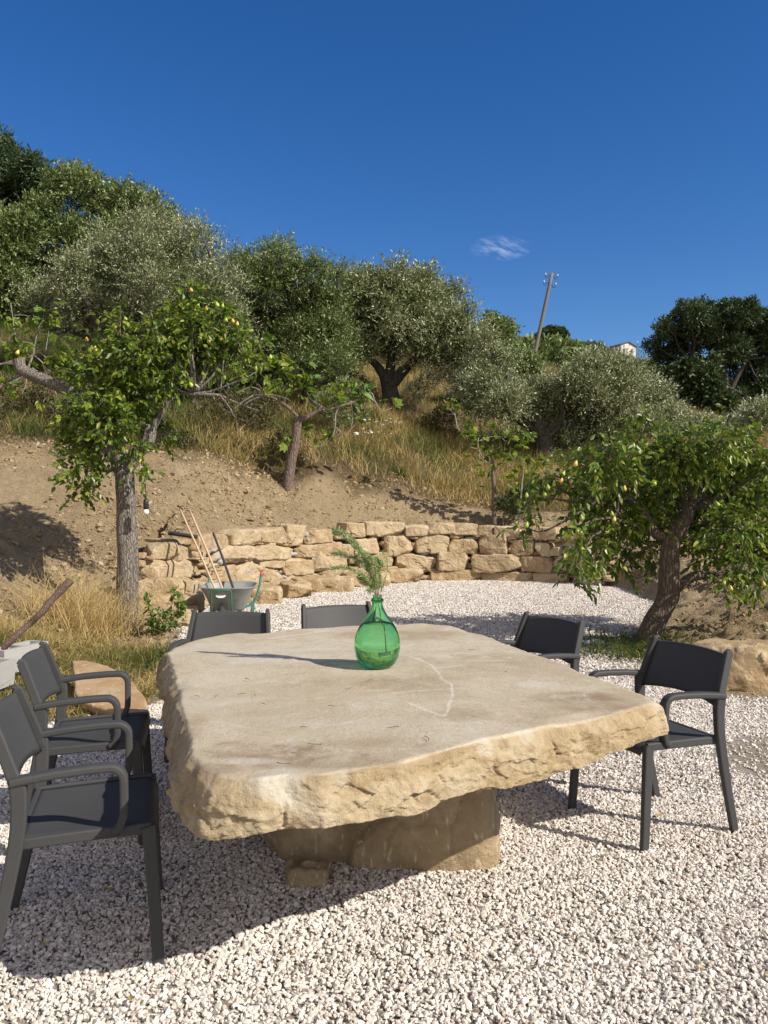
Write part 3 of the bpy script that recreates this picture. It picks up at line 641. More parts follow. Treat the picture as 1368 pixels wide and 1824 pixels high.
O2 = O + NO * (chipn * .014)[:, None]
cen = O.mean(0); NR = 170; rings = []; 
for q in range(NR + 1):
    t = (1 - q / NR); t = 1 - (1 - t) ** 1.0
    rings.append(np.concatenate([cen + (O2 - cen) * max(t, 1e-3), np.full((NM, 1), ZT)], 1))
rings = rings[::-1]                      # centre to rim
V = np.concatenate(rings)
dd = np.repeat(1 - np.linspace(0, 1, NR + 1), NM) * 1.2
V[:, 2] += fbm(np.stack([V[:, 0] * 1.3, V[:, 1] * 1.3, V[:, 0] * 0 + 3], 1), 4, 71) * .006 + fbm(np.stack([V[:, 0] * 6, V[:, 1] * 6, V[:, 0] * 0], 1), 4, 72) * .0025
# worn and spalled rim
edge = np.clip(1 - dd / .035, 0, 1); spall = np.clip(fbm(np.stack([V[:, 0] * 4.5, V[:, 1] * 4.5, V[:, 0] * 0 + 9], 1), 3, 73) + .1, 0, 1)
V[:, 2] -= edge ** 2 * (.006 + .035 * spall)
V[:, 2] -= sstep(.10, 0, dd) * np.clip(fbm(np.stack([V[:, 0] * 3, V[:, 1] * 3, V[:, 0] * 0 + 1], 1), 2, 78) - .15, 0, 1) * .05
topm = 1 - sstep(.35, 1.0, edge + spall * .25)
def segd(x, y, pl):
    d = np.full(x.shape, 9.0)
    for (a, b) in zip(pl[:-1], pl[1:]):
        e = b - a; t = np.clip(((x - a[0]) * e[0] + (y - a[1]) * e[1]) / (e @ e), 0, 1); d = np.minimum(d, np.hypot(x - a[0] - t * e[0], y - a[1] - t * e[1]))
    return d
chalk = np.zeros(len(V)); wob = fbm(V * 14, 3, 5) * .010
for pl, w in [([(713, 1167), (742, 1172), (765, 1184), (776, 1194), (790, 1212), (805, 1220), (807, 1233), (800, 1258), (792, 1276), (768, 1270), (738, 1258), (724, 1251)], .008), ([(696, 1236), (740, 1231), (800, 1228)], .007), ([(722, 1168), (745, 1176), (770, 1186)], .006),
              ([(480, 1136), (560, 1126), (650, 1117)], .016), ([(430, 1150), (480, 1141), (560, 1131)], .008), ([(560, 1124), (600, 1119), (640, 1117)], .02), ([(930, 1170), (960, 1180), (990, 1186)], .005)]:
    pw = [gnd(px, py, ZT)[:2] for px, py in pl]; ds = segd(V[:, 0] + wob, V[:, 1] + wob, pw); chalk = np.maximum(chalk, sstep(w, w * .35, ds))
def spot(lst, seed):
    r_ = np.zeros(len(V)); nz = fbm(V * 2.6, 4, seed) * .7
    for px, py, rx, ry, s_ in lst:
        c_ = gnd(px, py, ZT); r_ = np.maximum(r_, s_ * sstep(1.15, .35, np.hypot((V[:, 0] - c_[0]) / rx, (V[:, 1] - c_[1]) / ry) + nz))
    return r_
brown = spot([(480, 1342, .28, .10, .9), (420, 1330, .12, .07, .7), (375, 1370, .10, .08, .6), (560, 1360, .25, .06, .7), (860, 1272, .35, .16, .55), (1030, 1242, .18, .13, .85), (1080, 1262, .2, .1, .6), (740, 1215, .35, .3, .5), (690, 1330, .3, .12, .5), (520, 1215, .3, .2, .25), (700, 1130, .5, .25, .5), (860, 1180, .3, .3, .35), (330, 1300, .08, .3, .6)], 81)
palem = spot([(470, 1165, .5, .3, .55), (380, 1150, .3, .35, .5), (400, 1240, .35, .3, .3), (950, 1218, .12, .05, .7), (440, 1357, .10, .03, .7), (600, 1150, .4, .2, .3), (560, 1290, .4, .15, .2)], 82)
# side rings
SR = 60; u = np.linspace(0, 1, SR)
thick = .160 + .02 * fbm(np.stack([O[:, 0] * 1.1, O[:, 1] * 1.1, O[:, 0] * 0], 1), 3, 91) + .008 * sstep(-.2, -.9, O[:, 0]) * sstep(2.9, 2.2, O[:, 1]) - .03 * sstep(.6, 1.0, O[:, 0])
bulge = .024 + .02 * fbm(np.stack([O[:, 0] * 2.1, O[:, 1] * 2.1, O[:, 0] * 0 + 5], 1), 3, 92) + .022 * sstep(-.25, -.6, O[:, 0])
rim = V[-NM:]
side = []
for q in range(1, SR):
    uu = u[q]; off = bulge * (np.sin(math.pi * min(1, uu * .62)) ** .8) - .10 * max(0, uu - .80) ** 1.0 / .2 * .9
    side.append(np.stack([rim[:, 0] + NO[:, 0] * off, rim[:, 1] + NO[:, 1] * off, rim[:, 2] - (thick) * uu ** .95], 1))
SV = np.concatenate(side); uu = np.repeat(u[1:], NM); NN = np.tile(NO, (SR - 1, 1)); amp = np.sin(np.pi * np.clip(uu * .93 + .02, 0, 1)) ** .5
q1 = fbm(np.stack([SV[:, 0] * 5, SV[:, 1] * 5, SV[:, 2] * 11], 1), 5, 93, .58); q2 = np.abs(fbm(np.stack([SV[:, 0] * 9 + SV[:, 2] * 6, SV[:, 1] * 9, SV[:, 2] * 10], 1), 3, 94, .55)); q3 = vnoise(np.stack([SV[:, 0] * 3.1, SV[:, 1] * 3.1, SV[:, 2] * 28 + q1 * 2], 1), 95)
q4 = fbm(np.stack([SV[:, 0] * 34, SV[:, 1] * 34, SV[:, 2] * 34], 1), 3, 96, .6)
dsp = amp * (.030 * fbm(np.stack([SV[:, 0] * 3.4, SV[:, 1] * 3.4, SV[:, 2] * 5], 1), 3, 193, .45) + .010 * q1 - .020 * q2 * sstep(.0, .5, q1 + .2) + .008 * np.sign(q3) * np.abs(q3) ** .35 + .006 * q4 + .006 * fbm(np.stack([SV[:, 0] * 16, SV[:, 1] * 16, SV[:, 2] * 6], 1), 3, 197, .6))
_rs = np.random.default_rng(12); _sd = SV[_rs.integers(0, len(SV), 520)] + _rs.normal(0, .015, (520, 3)); _w3 = np.stack([fbm(SV * 9 + q_ * 7, 3, 300 + q_) for q_ in range(3)], 1) * .03
fc = facets((SV + _w3) * np.array([1, 1, 1.5]), _sd * np.array([1, 1, 1.5]), 3, .16, .003, 1.0); _sd2 = SV[_rs.integers(0, len(SV), 3000)]; fc2 = facets(SV + _w3 * .4, _sd2, 4, .22, .0012, 1.0)
dsp = amp * (.5 * dsp / np.maximum(amp, 1e-3) + fc + fc2 * 1.0)
SV[:, :2] += NN * dsp[:, None]; SV[:, 2] += amp * .006 * q1
ub = 1.0; bot = []
for q in range(1, 14):
    t = 1 - q / 14; b_ = SV[-NM:]; bot.append(np.concatenate([cen + (b_[:, :2] - cen) * t, (b_[:, 2:] - .012 * (1 - t)) + .012 * fbm(np.stack([b_[:, 0] * 5 * t, b_[:, 1] * 5 * t, b_[:, 0] * 0], 1), 3, 97)[:, None]], 1))
VV = np.concatenate([V, SV] + bot); NRg = NR + 1 + SR - 1 + 13
i = np.arange(NRg - 1)[:, None] * NM; j = np.arange(NM)[None]; k = (j + 1) % NM
F = np.stack([i + j, i + k, i + NM + k, i + NM + j], -1).reshape(-1, 4)
pad = lambda a, v=0.0: np.concatenate([a, np.full(len(VV) - len(a), v)])
pe = np.zeros(len(VV)); xs_, ys_, zs_ = VV.T
for px, py, r_, s_ in [(505, 1392, .10, 1.0), (600, 1386, .06, .6), (470, 1400, .05, .8), (860, 1330, .06, .7), (935, 1312, .05, .6), (1165, 1258, .05, .6)]:
    c_ = gnd(px, py, ZT - .02); pe = np.maximum(pe, .75 * s_ * sstep(1.1, .4, np.sqrt((xs_ - c_[0]) ** 2 + (ys_ - c_[1]) ** 2 + ((zs_ - c_[2]) * 1.3) ** 2) / r_ + fbm(VV * 12, 3, 99) * .6))
table = thing('stone_table', 'massive rough edged sandstone slab table on a squat stone block', 'table', (0, 3.5, 0))
acc = Acc(); acc.add(VV, [F], top=pad(topm), chalk=pad(chalk), brown=pad(brown), pale=np.maximum(pad(palem), pe))
acc.build('tabletop', MAT['slab'], table, smooth=True, loc=(0, 3.5, 0))
acc = Acc()
rock(acc, (0, 0, 0), (1.00, 1.0, .74), n=80, k=9, amp=.05, freq=1.3, seed=41, chip=.035, facet=.22)
Vb = acc.V[0]; fz = np.clip((Vb[:, 2] + .37) / .74, 0, 1); Vb[:, 0] += np.where(Vb[:, 0] > 0, .03 * fz + .02 * np.sin(fz * 6), .05 * np.exp(-((fz - .1) / .1) ** 2))
o = acc.build('base_block', MAT['table_base'], table, smooth=True); o.location = (.0, 3.83 - 3.5, .275); o.rotation_euler = (0, 0, R(-5))
acc = Acc(); rock(acc, (0, 0, 0), (.17, .12, .085), n=12, k=7, amp=.08, seed=77, chip=.06, facet=.6)
o = acc.build('loose_stone', MAT['table_base'], smooth=True); o.location = (-.30, 3.20, .03); o.rotation_euler = (0, .1, .15); tag(o, 'small brown stone lying against the foot of the stone table', 'stone')

# ------------------------------------------------------------------ demijohn vase with rosemary
vx, vy = (672 - 684) / FPX * 3.70, 3.70
vr, vh = .107, .335
prof = [(.0001, .004), (.045, .003), (.060, .004), (.078, .016), (.093, .040), (.103, .070), (.107, .100), (.105, .130), (.098, .158), (.086, .186), (.070, .212), (.054, .234), (.041, .254), (.031, .272), (.026, .288), (.0245, .300), (.0245, .305), (.029, .308), (.030, .314), (.027, .320), (.0215, .323), (.0215, .334), (.023, .337)]
def smoothprof(p, n=5): q = catmull(np.array([(a, 0, b) for a, b in p]), n); return [(max(a, .0001), b) for a, _, b in q]
outer = smoothprof(prof, 4); wallt = .0035
inner = [(.0195, .337), (.0185, .320), (.020, .300), (.0215, .288), (.0265, .272), (.0365, .254), (.0495, .234), (.0655, .212), (.0815, .186), (.0938, .158), (.1010, .130), (.1030, .100), (.0990, .070), (.0888, .041), (.0740, .020), (.056, .0095), (.042, .0085), (.0001, .0100)]
inner = smoothprof(inner, 4)
vase = thing('glass_demijohn', 'green glass demijohn half full of water standing on the stone table', 'vase', (vx, vy, ZT + .001))
acc = Acc(); lathe(acc, outer + inner, seg=72); acc.build('glass_body', MAT['glass'], vase, smooth=True)
wl0 = .205; ins = [(r_ + .0007, z_) for r_, z_ in inner[::-1] if z_ < wl0]; rtop = np.interp(wl0, [z for r_, z in inner[::-1]], [r_ for r_, z in inner[::-1]])
acc = Acc(); lathe(acc, [(.0001, ins[0][1] - .0007)] + ins[1:] + [(rtop + .0007, wl0), (rtop * .9, wl0 - .0012), (rtop * .5, wl0 - .0012), (.0001, wl0 - .0012)], seg=72); acc.build('water', MAT['water'], vase, smooth=True)
def vp(px, py, dy=0): p = at(px, py, 3.70 + dy); return p
ros = thing('rosemary_sprig', 'feathery rosemary twigs standing in the green glass demijohn', 'plant', (vx, vy, ZT + .2))
wd = Acc(); lf = Acc(); off = np.array([vx, vy, ZT + .2])
stems = [([(684, 1160), (681, 1120), (674, 1075), (668, 1045), (660, 1010), (645, 985), (622, 960), (598, 944)], .0), ([(668, 1045), (655, 1012), (640, 1000), (615, 990), (594, 986)], .03), ([(672, 1062), (662, 1040), (648, 1025), (620, 1012), (592, 1012)], -.02),
         ([(676, 1070), (680, 1050), (688, 1025), (690, 1000), (682, 985)], .02), ([(674, 1075), (671, 1040), (668, 1010), (660, 995), (652, 988)], -.03), ([(673, 1072), (664, 1050), (650, 1036), (640, 1028)], .04), ([(660, 1010), (650, 1000), (640, 985)], -.04), ([(672, 1060), (666, 1055), (658, 1052)], .0), ([(674, 1060), (676, 1030), (672, 1010)], .03), ([(645, 985), (630, 965), (612, 952), (597, 950)], .02), ([(682, 1010), (676, 1000), (670, 996)], .0)]
for pl, dy in stems:
    Pm = catmull([vp(px, py, dy * (i_ / max(1, len(pl) - 1)) + .01 * math.sin(i_ * 2)) for i_, (px, py) in enumerate(pl)], 10)
    tube(wd, Pm - off, .0022, .0009, 5, sm=0)
    m_ = (Pm[:, 2] > ZT + vh + .02); Q = Pm[m_]; TT = nrm(np.gradient(Pm, axis=0))[m_]
    thin = dy in (.02,) and pl[0][0] == 676
    reps = 15 if not thin else 4
    J = np.repeat(np.arange(len(Q)), reps); C = Q[J] + rng.normal(0, .0035, (len(J), 3)); D = nrm(TT[J] * .7 + rng.normal(0, .55, (len(J), 3)))
    leafmesh(lf, C - off, D, rng.normal(size=(len(J), 3)), rng.uniform(.016, .030, len(J)), .0028, six=False)
wd.build('stem', MAT['shoot'], ros); lf.build('leaves', MAT['rosemary'], ros)

# ------------------------------------------------------------------ chairs
def make_chair(label):
    t = thing('garden_armchair', label, 'chair', group='dark grey plastic armchairs round the table')
    # seat: thin saddle panel
    nx_, ny_ = 22, 22; acc = Acc(); xs = np.linspace(-1, 1, nx_); ys = np.linspace(0, 1, ny_); Xg, Yg = np.meshgrid(xs, ys)
    w = .238 - .012 * (1 - Yg); xx = Xg * w; yy = -.185 + .425 * Yg; zz = .448 + .012 * Yg - .014 * (1 - Xg ** 2) * np.sin(np.pi * np.clip(Yg, 0, 1)) - .035 * np.clip((Yg - .88) / .12, 0, 1) ** 2
    top_ = np.stack([xx, yy, zz], -1).reshape(-1, 3); bt = top_ + np.array([0, 0, -.014]); N0 = nx_ * ny_
    i_ = (np.arange(ny_ - 1)[:, None] * nx_ + np.arange(nx_ - 1)).ravel(); Ft = np.stack([i_, i_ + 1, i_ + nx_ + 1, i_ + nx_], 1)
    per = list(range(nx_)) + [r_ * nx_ + nx_ - 1 for r_ in range(1, ny_)] + [(ny_ - 1) * nx_ + c_ for c_ in range(nx_ - 2, -1, -1)] + [r_ * nx_ for r_ in range(ny_ - 2, 0, -1)]
    per = np.array(per); pn = np.roll(per, -1)
    acc.add(np.vstack([top_, bt]), [Ft, Ft[:, ::-1] + N0, np.stack([per, per + N0, pn + N0, pn], 1)])
    acc.build('seat', MAT['chair'], t, smooth=False).data.polygons.foreach_set('use_smooth', [True] * (len(Ft)) + [False] * (len(Ft) + len(per)))
    fr = Acc(); bar = rrect(.022, .036, .006)
    for s in (-1, 1): sweep(fr, [(s * .246, -.20, .436), (s * .249, 0, .444), (s * .250, .215, .448)], bar, sm=3)
    sweep(fr, [(-.24, .20, .432), (.24, .20, .432)], rrect(.02, .03, .005), sm=0); sweep(fr, [(-.25, -.19, .435), (.25, -.19, .435)], rrect(.02, .034, .005), sm=0)
    fr.build('seat_frame', MAT['chair'], t)
    # backrest panel, concave to the sitter
    acc = Acc(); nz_ = 10; xs = np.linspace(-1, 1, 26); zs = np.linspace(0, 1, nz_); Xg, Zg = np.meshgrid(xs, zs)
    hw = .250 - .018 * Zg; zlow = .585 + .022 * (1 - Xg ** 2) * (1 - Zg); zz = zlow * (1 - Zg) + (.822 - .008 * Xg ** 2) * Zg
    yy = -.180 - .082 * Zg - .030 * (1 - Xg ** 2); fr_ = np.stack([Xg * hw, yy, zz], -1).reshape(-1, 3); bk = fr_ + np.array([0, -.011, 0]); N0 = len(fr_); nx_ = 26; ny_ = nz_
    i_ = (np.arange(ny_ - 1)[:, None] * nx_ + np.arange(nx_ - 1)).ravel(); Ft = np.stack([i_, i_ + 1, i_ + nx_ + 1, i_ + nx_], 1)
    per = np.array(list(range(nx_)) + [r_ * nx_ + nx_ - 1 for r_ in range(1, ny_)] + [(ny_ - 1) * nx_ + c_ for c_ in range(nx_ - 2, -1, -1)] + [r_ * nx_ for r_ in range(ny_ - 2, 0, -1)]); pn = np.roll(per, -1)
    acc.add(np.vstack([fr_, bk]), [Ft, Ft[:, ::-1] + N0, np.stack([per, per + N0, pn + N0, pn], 1)])
    b = acc.build('backrest', MAT['chair'], t); b.data.polygons.foreach_set('use_smooth', [True] * (2 * len(Ft)) + [False] * len(per))
    for s in (-1, 1): rims = Acc(); sweep(rims, [(s * .262, -.186, .60), (s * .258, -.20, .655), (s * .249, -.232, .74), (s * .240, -.262, .818), (s * .238, -.266, .824)], rrect(.040, .026, .006), up=(1, 0, 0), sm=4); rims.build('side_rim', MAT['chair'], b)
    for s in (-1, 1):
        a = Acc(); sc_ = np.linspace(1, .74, 9); pts = catmull([(s * .252, .205, .455), (s * .254, .212, .40), (s * .264, .238, .0)], 4); sweep(a, pts, rrect(.051, .034, .008), up=(1, 0, 0), scale=sc_[:len(pts)]); a.build('leg', MAT['chair'], t)
        a = Acc(); pts = catmull([(s * .268, -.186, .640), (s * .266, -.182, .56), (s * .265, -.192, .44), (s * .262, -.235, .22), (s * .260, -.285, .0)], 5); sweep(a, pts, rrect(.053, .034, .008), up=(1, 0, 0), scale=np.linspace(1.0, .72, len(pts))); a.build('leg', MAT['chair'], t)
        a = Acc(); arc = [(s * .266, .085 + .045 * math.sin(q), .662 - .045 + .045 * math.cos(q)) for q in np.linspace(0, math.pi / 2, 7)]
        pts = [(s * .268, -.205, .640), (s * .269, -.17, .646), (s * .269, -.08, .656), (s * .267, .03, .662)] + arc + [(s * .262, .131, .56), (s * .256, .130, .50)] + [(s * .252, .118 - .02 * 0, .462), (s * .250, .10, .448)]
        sweep(a, pts, rrect(.040, .021, .007), up=(0, -.55, .84) if False else (0, -1e-3, 1), sm=0) if False else sweep_side(a, pts, rrect(.045, .027, .008), s); a.build('armrest', MAT['chair'], t)
    return t
def sweep_side(acc, P, prof, s):
    """sweep with the profile's wide side kept along x (for the bent arm)"""
    P = np.asarray(P, float); T = nrm(np.gradient(P, axis=0)); prof = np.asarray(prof); m = len(prof); V = []; X = np.array([1.0, 0, 0])
    for i_ in range(len(P)):
        sd_ = X - T[i_] * (X @ T[i_]); sd_ /= np.linalg.norm(sd_); w = np.cross(sd_, T[i_]); V.append(P[i_] + prof[:, :1] * sd_ + prof[:, 1:] * w)
    V = np.array(V).reshape(-1, 3); n = len(P); i_ = np.arange(n - 1)[:, None] * m; j = np.arange(m)[None]; k = (j + 1) % m
    acc.add(V, [np.stack([i_ + j, i_ + k, i_ + m + k, i_ + m + j], -1).reshape(-1, 4), np.arange(m)[None, ::-1], ((n - 1) * m + np.arange(m))[None]])
def copy_tree(o, parent=None):
    c = o.copy(); COL.objects.link(c)
    if parent: c.parent = parent
    for ch in list(o.children): copy_tree(ch, c)
    return c
chairs = [((1.254, 3.807), 112.3, 'dark grey armchair at the right of the stone table, all its legs on open gravel'),
          ((-1.04, 2.80), 286.0, 'nearest dark grey armchair, cut by the left picture edge, scuffs on its seat'),
          ((-1.36, 3.74), 283.0, 'dark grey armchair behind the nearest one, beside the flat fallen slab'),
          ((.805, 4.732), 121.0, 'dark grey armchair behind the table near the leaning pear tree, only its back in view'),
          ((-1.006, 4.924), 177.3, 'dark grey armchair across the table in front of the wheelbarrow'),
          ((-.22, 5.278), 204.4, 'dark grey armchair across the table just left of the glass demijohn')]
proto = None
for (xy, a, lab) in chairs:
    if proto is None: o = proto = make_chair(lab)
    else: o = copy_tree(proto)
    o.location = (*xy, .004); o.rotation_euler = (0, 0, R(a)); o['label'] = lab

# ------------------------------------------------------------------ trees
def ground_at(x, y): return float(H(np.array([x]), np.array([y]))[0])
def blobs_at(lst, Y, dj, seed=1):
    rs = np.random.default_rng(seed); out = []
    for b in lst:
        px, py, r = b[:3]; y = Y + (b[3] if len(b) > 3 else rs.uniform(-dj, dj) + (.75 if seed == 5 and 1090 < px < 1265 and 845 < py < 1010 else 0)); p = at(px, py, y); out.append((*p, r * y / FPX))
    return np.array(out)
def limbs_to(acc, start, blobs, r0, r1, seed=0, rough=.2, minup=.2):
    rs = np.random.default_rng(seed)
    for b in blobs:
        e = b[:3]; s = np.asarray(start, float); m1 = s + (e - s) * .4 + rs.normal(0, .06, 3) * np.linalg.norm(e - s); m1[2] -= .03 * np.linalg.norm(e - s)
        m2 = s + (e - s) * .75 + rs.normal(0, .05, 3) * np.linalg.norm(e - s); tube(acc, [s, m1, m2, e], r0, r1, 6, rough, seed, 4)
def make_tree(name, label, cat, base, trunks, blobs, leafmat, barkmat, L, W, per, twl, nl, up=.35, six=False, group=None, forks=None, twig=True, shell=.45, r0=.08, spread=.9, droop=0, cull=None, limb_n=99, tsh=0.0):
    t = thing(name, label, cat, base, group=group); b0 = np.asarray(base, float); wd = Acc()
    for P, ra, rb in trunks: tube(wd, np.array(P) - b0, ra, rb, 12, .22, int(ra * 1000), 6, flare=ra * .3 if ra > .08 else 0)
    if forks:
        F_ = np.array(forks); idx = ((blobs[:, None, :3] - F_[None]) ** 2).sum(-1).argmin(1)
        for q in range(len(F_)): limbs_to(wd, F_[q] - b0, (blobs[idx == q] - np.array([*b0, 0]))[:limb_n], r0, r0 * .25, q)
    rs_ = np.random.default_rng(int(abs(base[0]) * 100)); ex = []      # small outlying tufts break the outline
    for b in blobs:
        for _ in range(6 if base[1] < 32 else 4):
            dv = nrm(rs_.normal(size=3) + np.array([0, 0, .5])); ex.append([*(b[:3] + dv * b[3] * rs_.uniform(.75, 1.05)), b[3] * rs_.uniform(.22, .42)])
    blobs2 = np.vstack([blobs, np.array(ex)]) if not six else blobs
    if leafmat.name.startswith('olive') and base[1] < 32:
        blobs2[:len(blobs), 3] *= .70; S, Et, P, D, J = sprays(blobs2, per * .125, twl * 1.35, nl + 4, spread * .8, up + .30, shell)
    else: S, Et, P, D, J = sprays(blobs2, per * (.37 if not six else 1), twl, nl, spread, up, shell)
    if twig: twiglines(wd, S - b0, Et - b0, max(.003, L * .03))
    wd.build('trunk', barkmat, t, smooth=True)
    lf = Acc(); n = len(P); clump = fbm(P * (1.6 / max(.35, blobs[:, 3].mean())), 2, 7) * .35
    tint = np.clip(rng.uniform(0, 1, n) ** 1.1 * .9 + clump + tsh + .12, 0, 1)
    leafmesh(lf, P - b0, D + np.array([0, 0, -droop]), rng.normal(size=(n, 3)) + np.array([0, 0, 1.0]), L * rng.uniform(.7, 1.25, n), W * rng.uniform(.75, 1.2, n), six, tint=tint, droop=.1 if six else 0)
    lf.build('crown', leafmat, t)
    return t

# --- pear trees
PEAR = Acc(); lathe(PEAR, [(.0001, -.040), (.012, -.039), (.024, -.030), (.030, -.015), (.028, .002), (.019, .020), (.012, .034), (.008, .042), (.0001, .045)], seg=14)
def hang_pears(tree, pts, seed, scale=1.0):
    rs = np.random.default_rng(seed); first = None
    for p in pts:
        if first is None: o = first = PEAR.build('pear', MAT['pear'], tree, smooth=True)
        else: o = first.copy(); COL.objects.link(o); o.parent = tree
        o.location = np.array(p) - np.array(tree.location); o.rotation_euler = (rs.uniform(-.4, .4), rs.uniform(-.4, .4), rs.uniform(0, 6)); s = scale * rs.uniform(.85, 1.2); o.scale = (s, s, s)
YL = 10.0; A = lambda px, py, dy=0: at(px, py, YL + dy)
bl = blobs_at([(180, 720, 40), (158, 665, 34), (140, 760, 28), (150, 790, 32), (142, 835, 30), (148, 872, 17), (205, 680, 42), (240, 640, 38), (215, 600, 22), (216, 568, 17), (292, 612, 36), (330, 560, 30), (342, 525, 20), (380, 560, 30), (412, 590, 22), (330, 620, 38), (300, 668, 34), (360, 640, 28), (400, 645, 26), (240, 700, 38), (195, 755, 34), (262, 735, 24), (232, 795, 20), (246, 838, 14), (288, 775, 18), (436, 620, 22), (462, 660, 14), (180, 800, 26), (120, 730, 18), (215, 740, 34), (160, 610, 16), (270, 585, 18), (385, 600, 26), (320, 590, 30), (345, 585, 28), (300, 640, 30)], YL, .55, 3)
base = (*A(228, 1118)[:2], ground_at(*A(228, 1118)[:2]) - .08)
tr = [([base, A(227, 1040), A(226, 950), A(224, 870), A(221, 820)], .135, .115),
      ([A(221, 822), A(195, 795), A(168, 740, -.1), A(140, 706, -.2), A(92, 682, -.2), A(42, 660, -.1), A(34, 640, -.1)], .085, .075),
      ([A(224, 835), A(245, 808), A(264, 785), A(266, 758)], .085, .085), ([A(262, 785), A(285, 738), A(305, 712), A(318, 700), A(345, 702), A(392, 704)], .05, .022), ([A(392, 704), A(410, 728), A(418, 742), A(436, 750)], .016, .006), ([A(392, 704), A(432, 722), A(462, 732)], .016, .006), ([A(432, 722), A(455, 710), A(485, 704), A(515, 712)], .012, .006),
      ([A(392, 704), A(398, 650), A(404, 588)], .012, .004), ([A(400, 656), A(420, 625), A(430, 618)], .008, .004), ([A(301, 712), A(302, 660), A(300, 610)], .013, .005), ([A(205, 800), A(213, 700), A(214, 600), A(216, 560)], .016, .004), ([A(38, 650), A(10, 648), (A(-30, 655))], .02, .01), ([A(225, 865), A(206, 845), A(196, 820), A(186, 800)], .014, .008), ([A(40, 668), A(10, 680), A(-30, 678)], .014, .008), ([A(345, 700), A(342, 640), A(340, 540)], .011, .004), ([A(140, 706), A(150, 690), A(158, 640)], .014, .004)]
pear1 = make_tree('pear_tree', 'pear tree with a straight grey trunk and pruned limbs, left of the stone table', 'tree', base, tr, bl, MAT['pear_leaf'], MAT['pear_bark'], .080, .046, 38, .21, 7, up=.1, six=True, forks=[A(221, 822), A(266, 758), A(205, 720), A(345, 702)], r0=.02, droop=.45, shell=.2)
pp = [(32, 628), (92 + 63, 605), (168, 605), (170, 622), (164, 620), (224, 568), (224, 604), (341, 517), (353, 546), (368, 550), (387, 543), (397, 545), (403, 570), (415, 572), (423, 577), (302, 604), (309, 609), (319, 613), (286, 670), (340, 685), (221, 710), (204, 645), (242, 700), (331, 584), (300, 598), (372, 607), (330, 620), (482, 636), (456, 656), (262, 840), (205, 722), (250, 822)]
hang_pears(pear1, [A(px, py, -.28 - .15 * math.sin(px)) for px, py in pp], 3, .78)

YR = 8.7; A = lambda px, py, dy=0: at(px, py, YR + dy)
bl = blobs_at([(1140, 790, 30), (1148, 755, 13), (1180, 815, 36), (1232, 800, 34), (1290, 775, 28), (1280, 825, 38), (1340, 805, 36), (1100, 825, 32), (1062, 832, 30), (1020, 825, 20), (1132, 855, 38), (1190, 860, 34), (1250, 860, 36), (1310, 870, 44), (1355, 880, 40), (1062, 880, 32), (1022, 872, 26), (1090, 912, 32), (1045, 930, 26), (1150, 930, 28), (1110, 962, 30), (1062, 962, 22), (1262, 920, 38), (1312, 940, 42), (1352, 960, 38), (1272, 980, 32), (1322, 1010, 26), (1240, 960, 26), (1180, 905, 28), (945, 862, 15, -.4), (970, 842, 13, -.3), (995, 862, 15, -.2), (936, 902, 14, -.4), (933, 940, 12, -.4), (1030, 1000, 16), (1022, 1036, 13), (1032, 962, 18), (1062, 1000, 14), (1352, 1040, 20), (1286, 1045, 15), (1100, 1000, 20), (1162, 985, 22), (1215, 830, 34), (1390, 850, 50), (1400, 950, 50), (1155, 890, 30), (1220, 900, 30)], YR, .75, 5)
base = (*A(1150, 1152)[:2], ground_at(*A(1150, 1152)[:2]) - .08)
tr = [([base, A(1163, 1115), A(1188, 1065), A(1192, 1020), A(1193, 985), A(1197, 950)], .125, .10), ([A(1195, 958), A(1168, 950), A(1150, 918), A(1138, 905), A(1112, 882), A(1103, 868), A(1085, 864)], .065, .035), ([A(1197, 955), A(1216, 932), A(1226, 908), A(1224, 888)], .085, .065), ([A(1224, 890), A(1235, 880), A(1248, 872), A(1256, 840)], .035, .015),
      ([A(1190, 1062), A(1215, 1040), A(1240, 1026), A(1290, 1022), A(1330, 1010)], .06, .035), ([A(1226, 900), A(1252, 895), A(1290, 870)], .03, .015), ([A(1085, 864), A(1040, 855), A(990, 850), A(945, 860)], .02, .006), ([A(940, 860, -.3), A(935, 900, -.4), A(933, 945, -.4)], .006, .003), ([A(1050, 880), A(1035, 950), A(1030, 1000), A(1024, 1040)], .006, .003)]
pear2 = make_tree('pear_tree', 'pear tree leaning right over a dark forked trunk, at the right of the yard', 'tree', base, tr, bl, MAT['pear_leaf'], MAT['pear_bark_brown'], .076, .040, 40, .22, 7, up=.0, six=True, forks=[A(1197, 950), A(1103, 868), A(1226, 905), A(1290, 1022)], r0=.022, droop=.5, shell=.2)
pp = [(938, 882), (987, 862), (976, 868), (1000, 856), (1003, 844), (970, 880), (966, 888), (938, 935), (1025, 826), (1090, 915), (1094, 925), (1036, 922), (1028, 945), (1036, 950), (1018, 948), (1014, 963), (1037, 1018), (1058, 872), (1128, 794), (1260, 864), (1256, 830), (1274, 895), (1278, 898), (1138, 805), (1112, 870), (1290, 1038), (1298, 1034), (1302, 1048), (1360, 1040), (1330, 864), (1300, 900), (1345, 930), (1070, 840), (1165, 860), (1205, 880), (1222, 800)]
hang_pears(pear2, [A(px, py, -.45 - .25 * math.sin(px)) for px, py in pp], 4, .72)

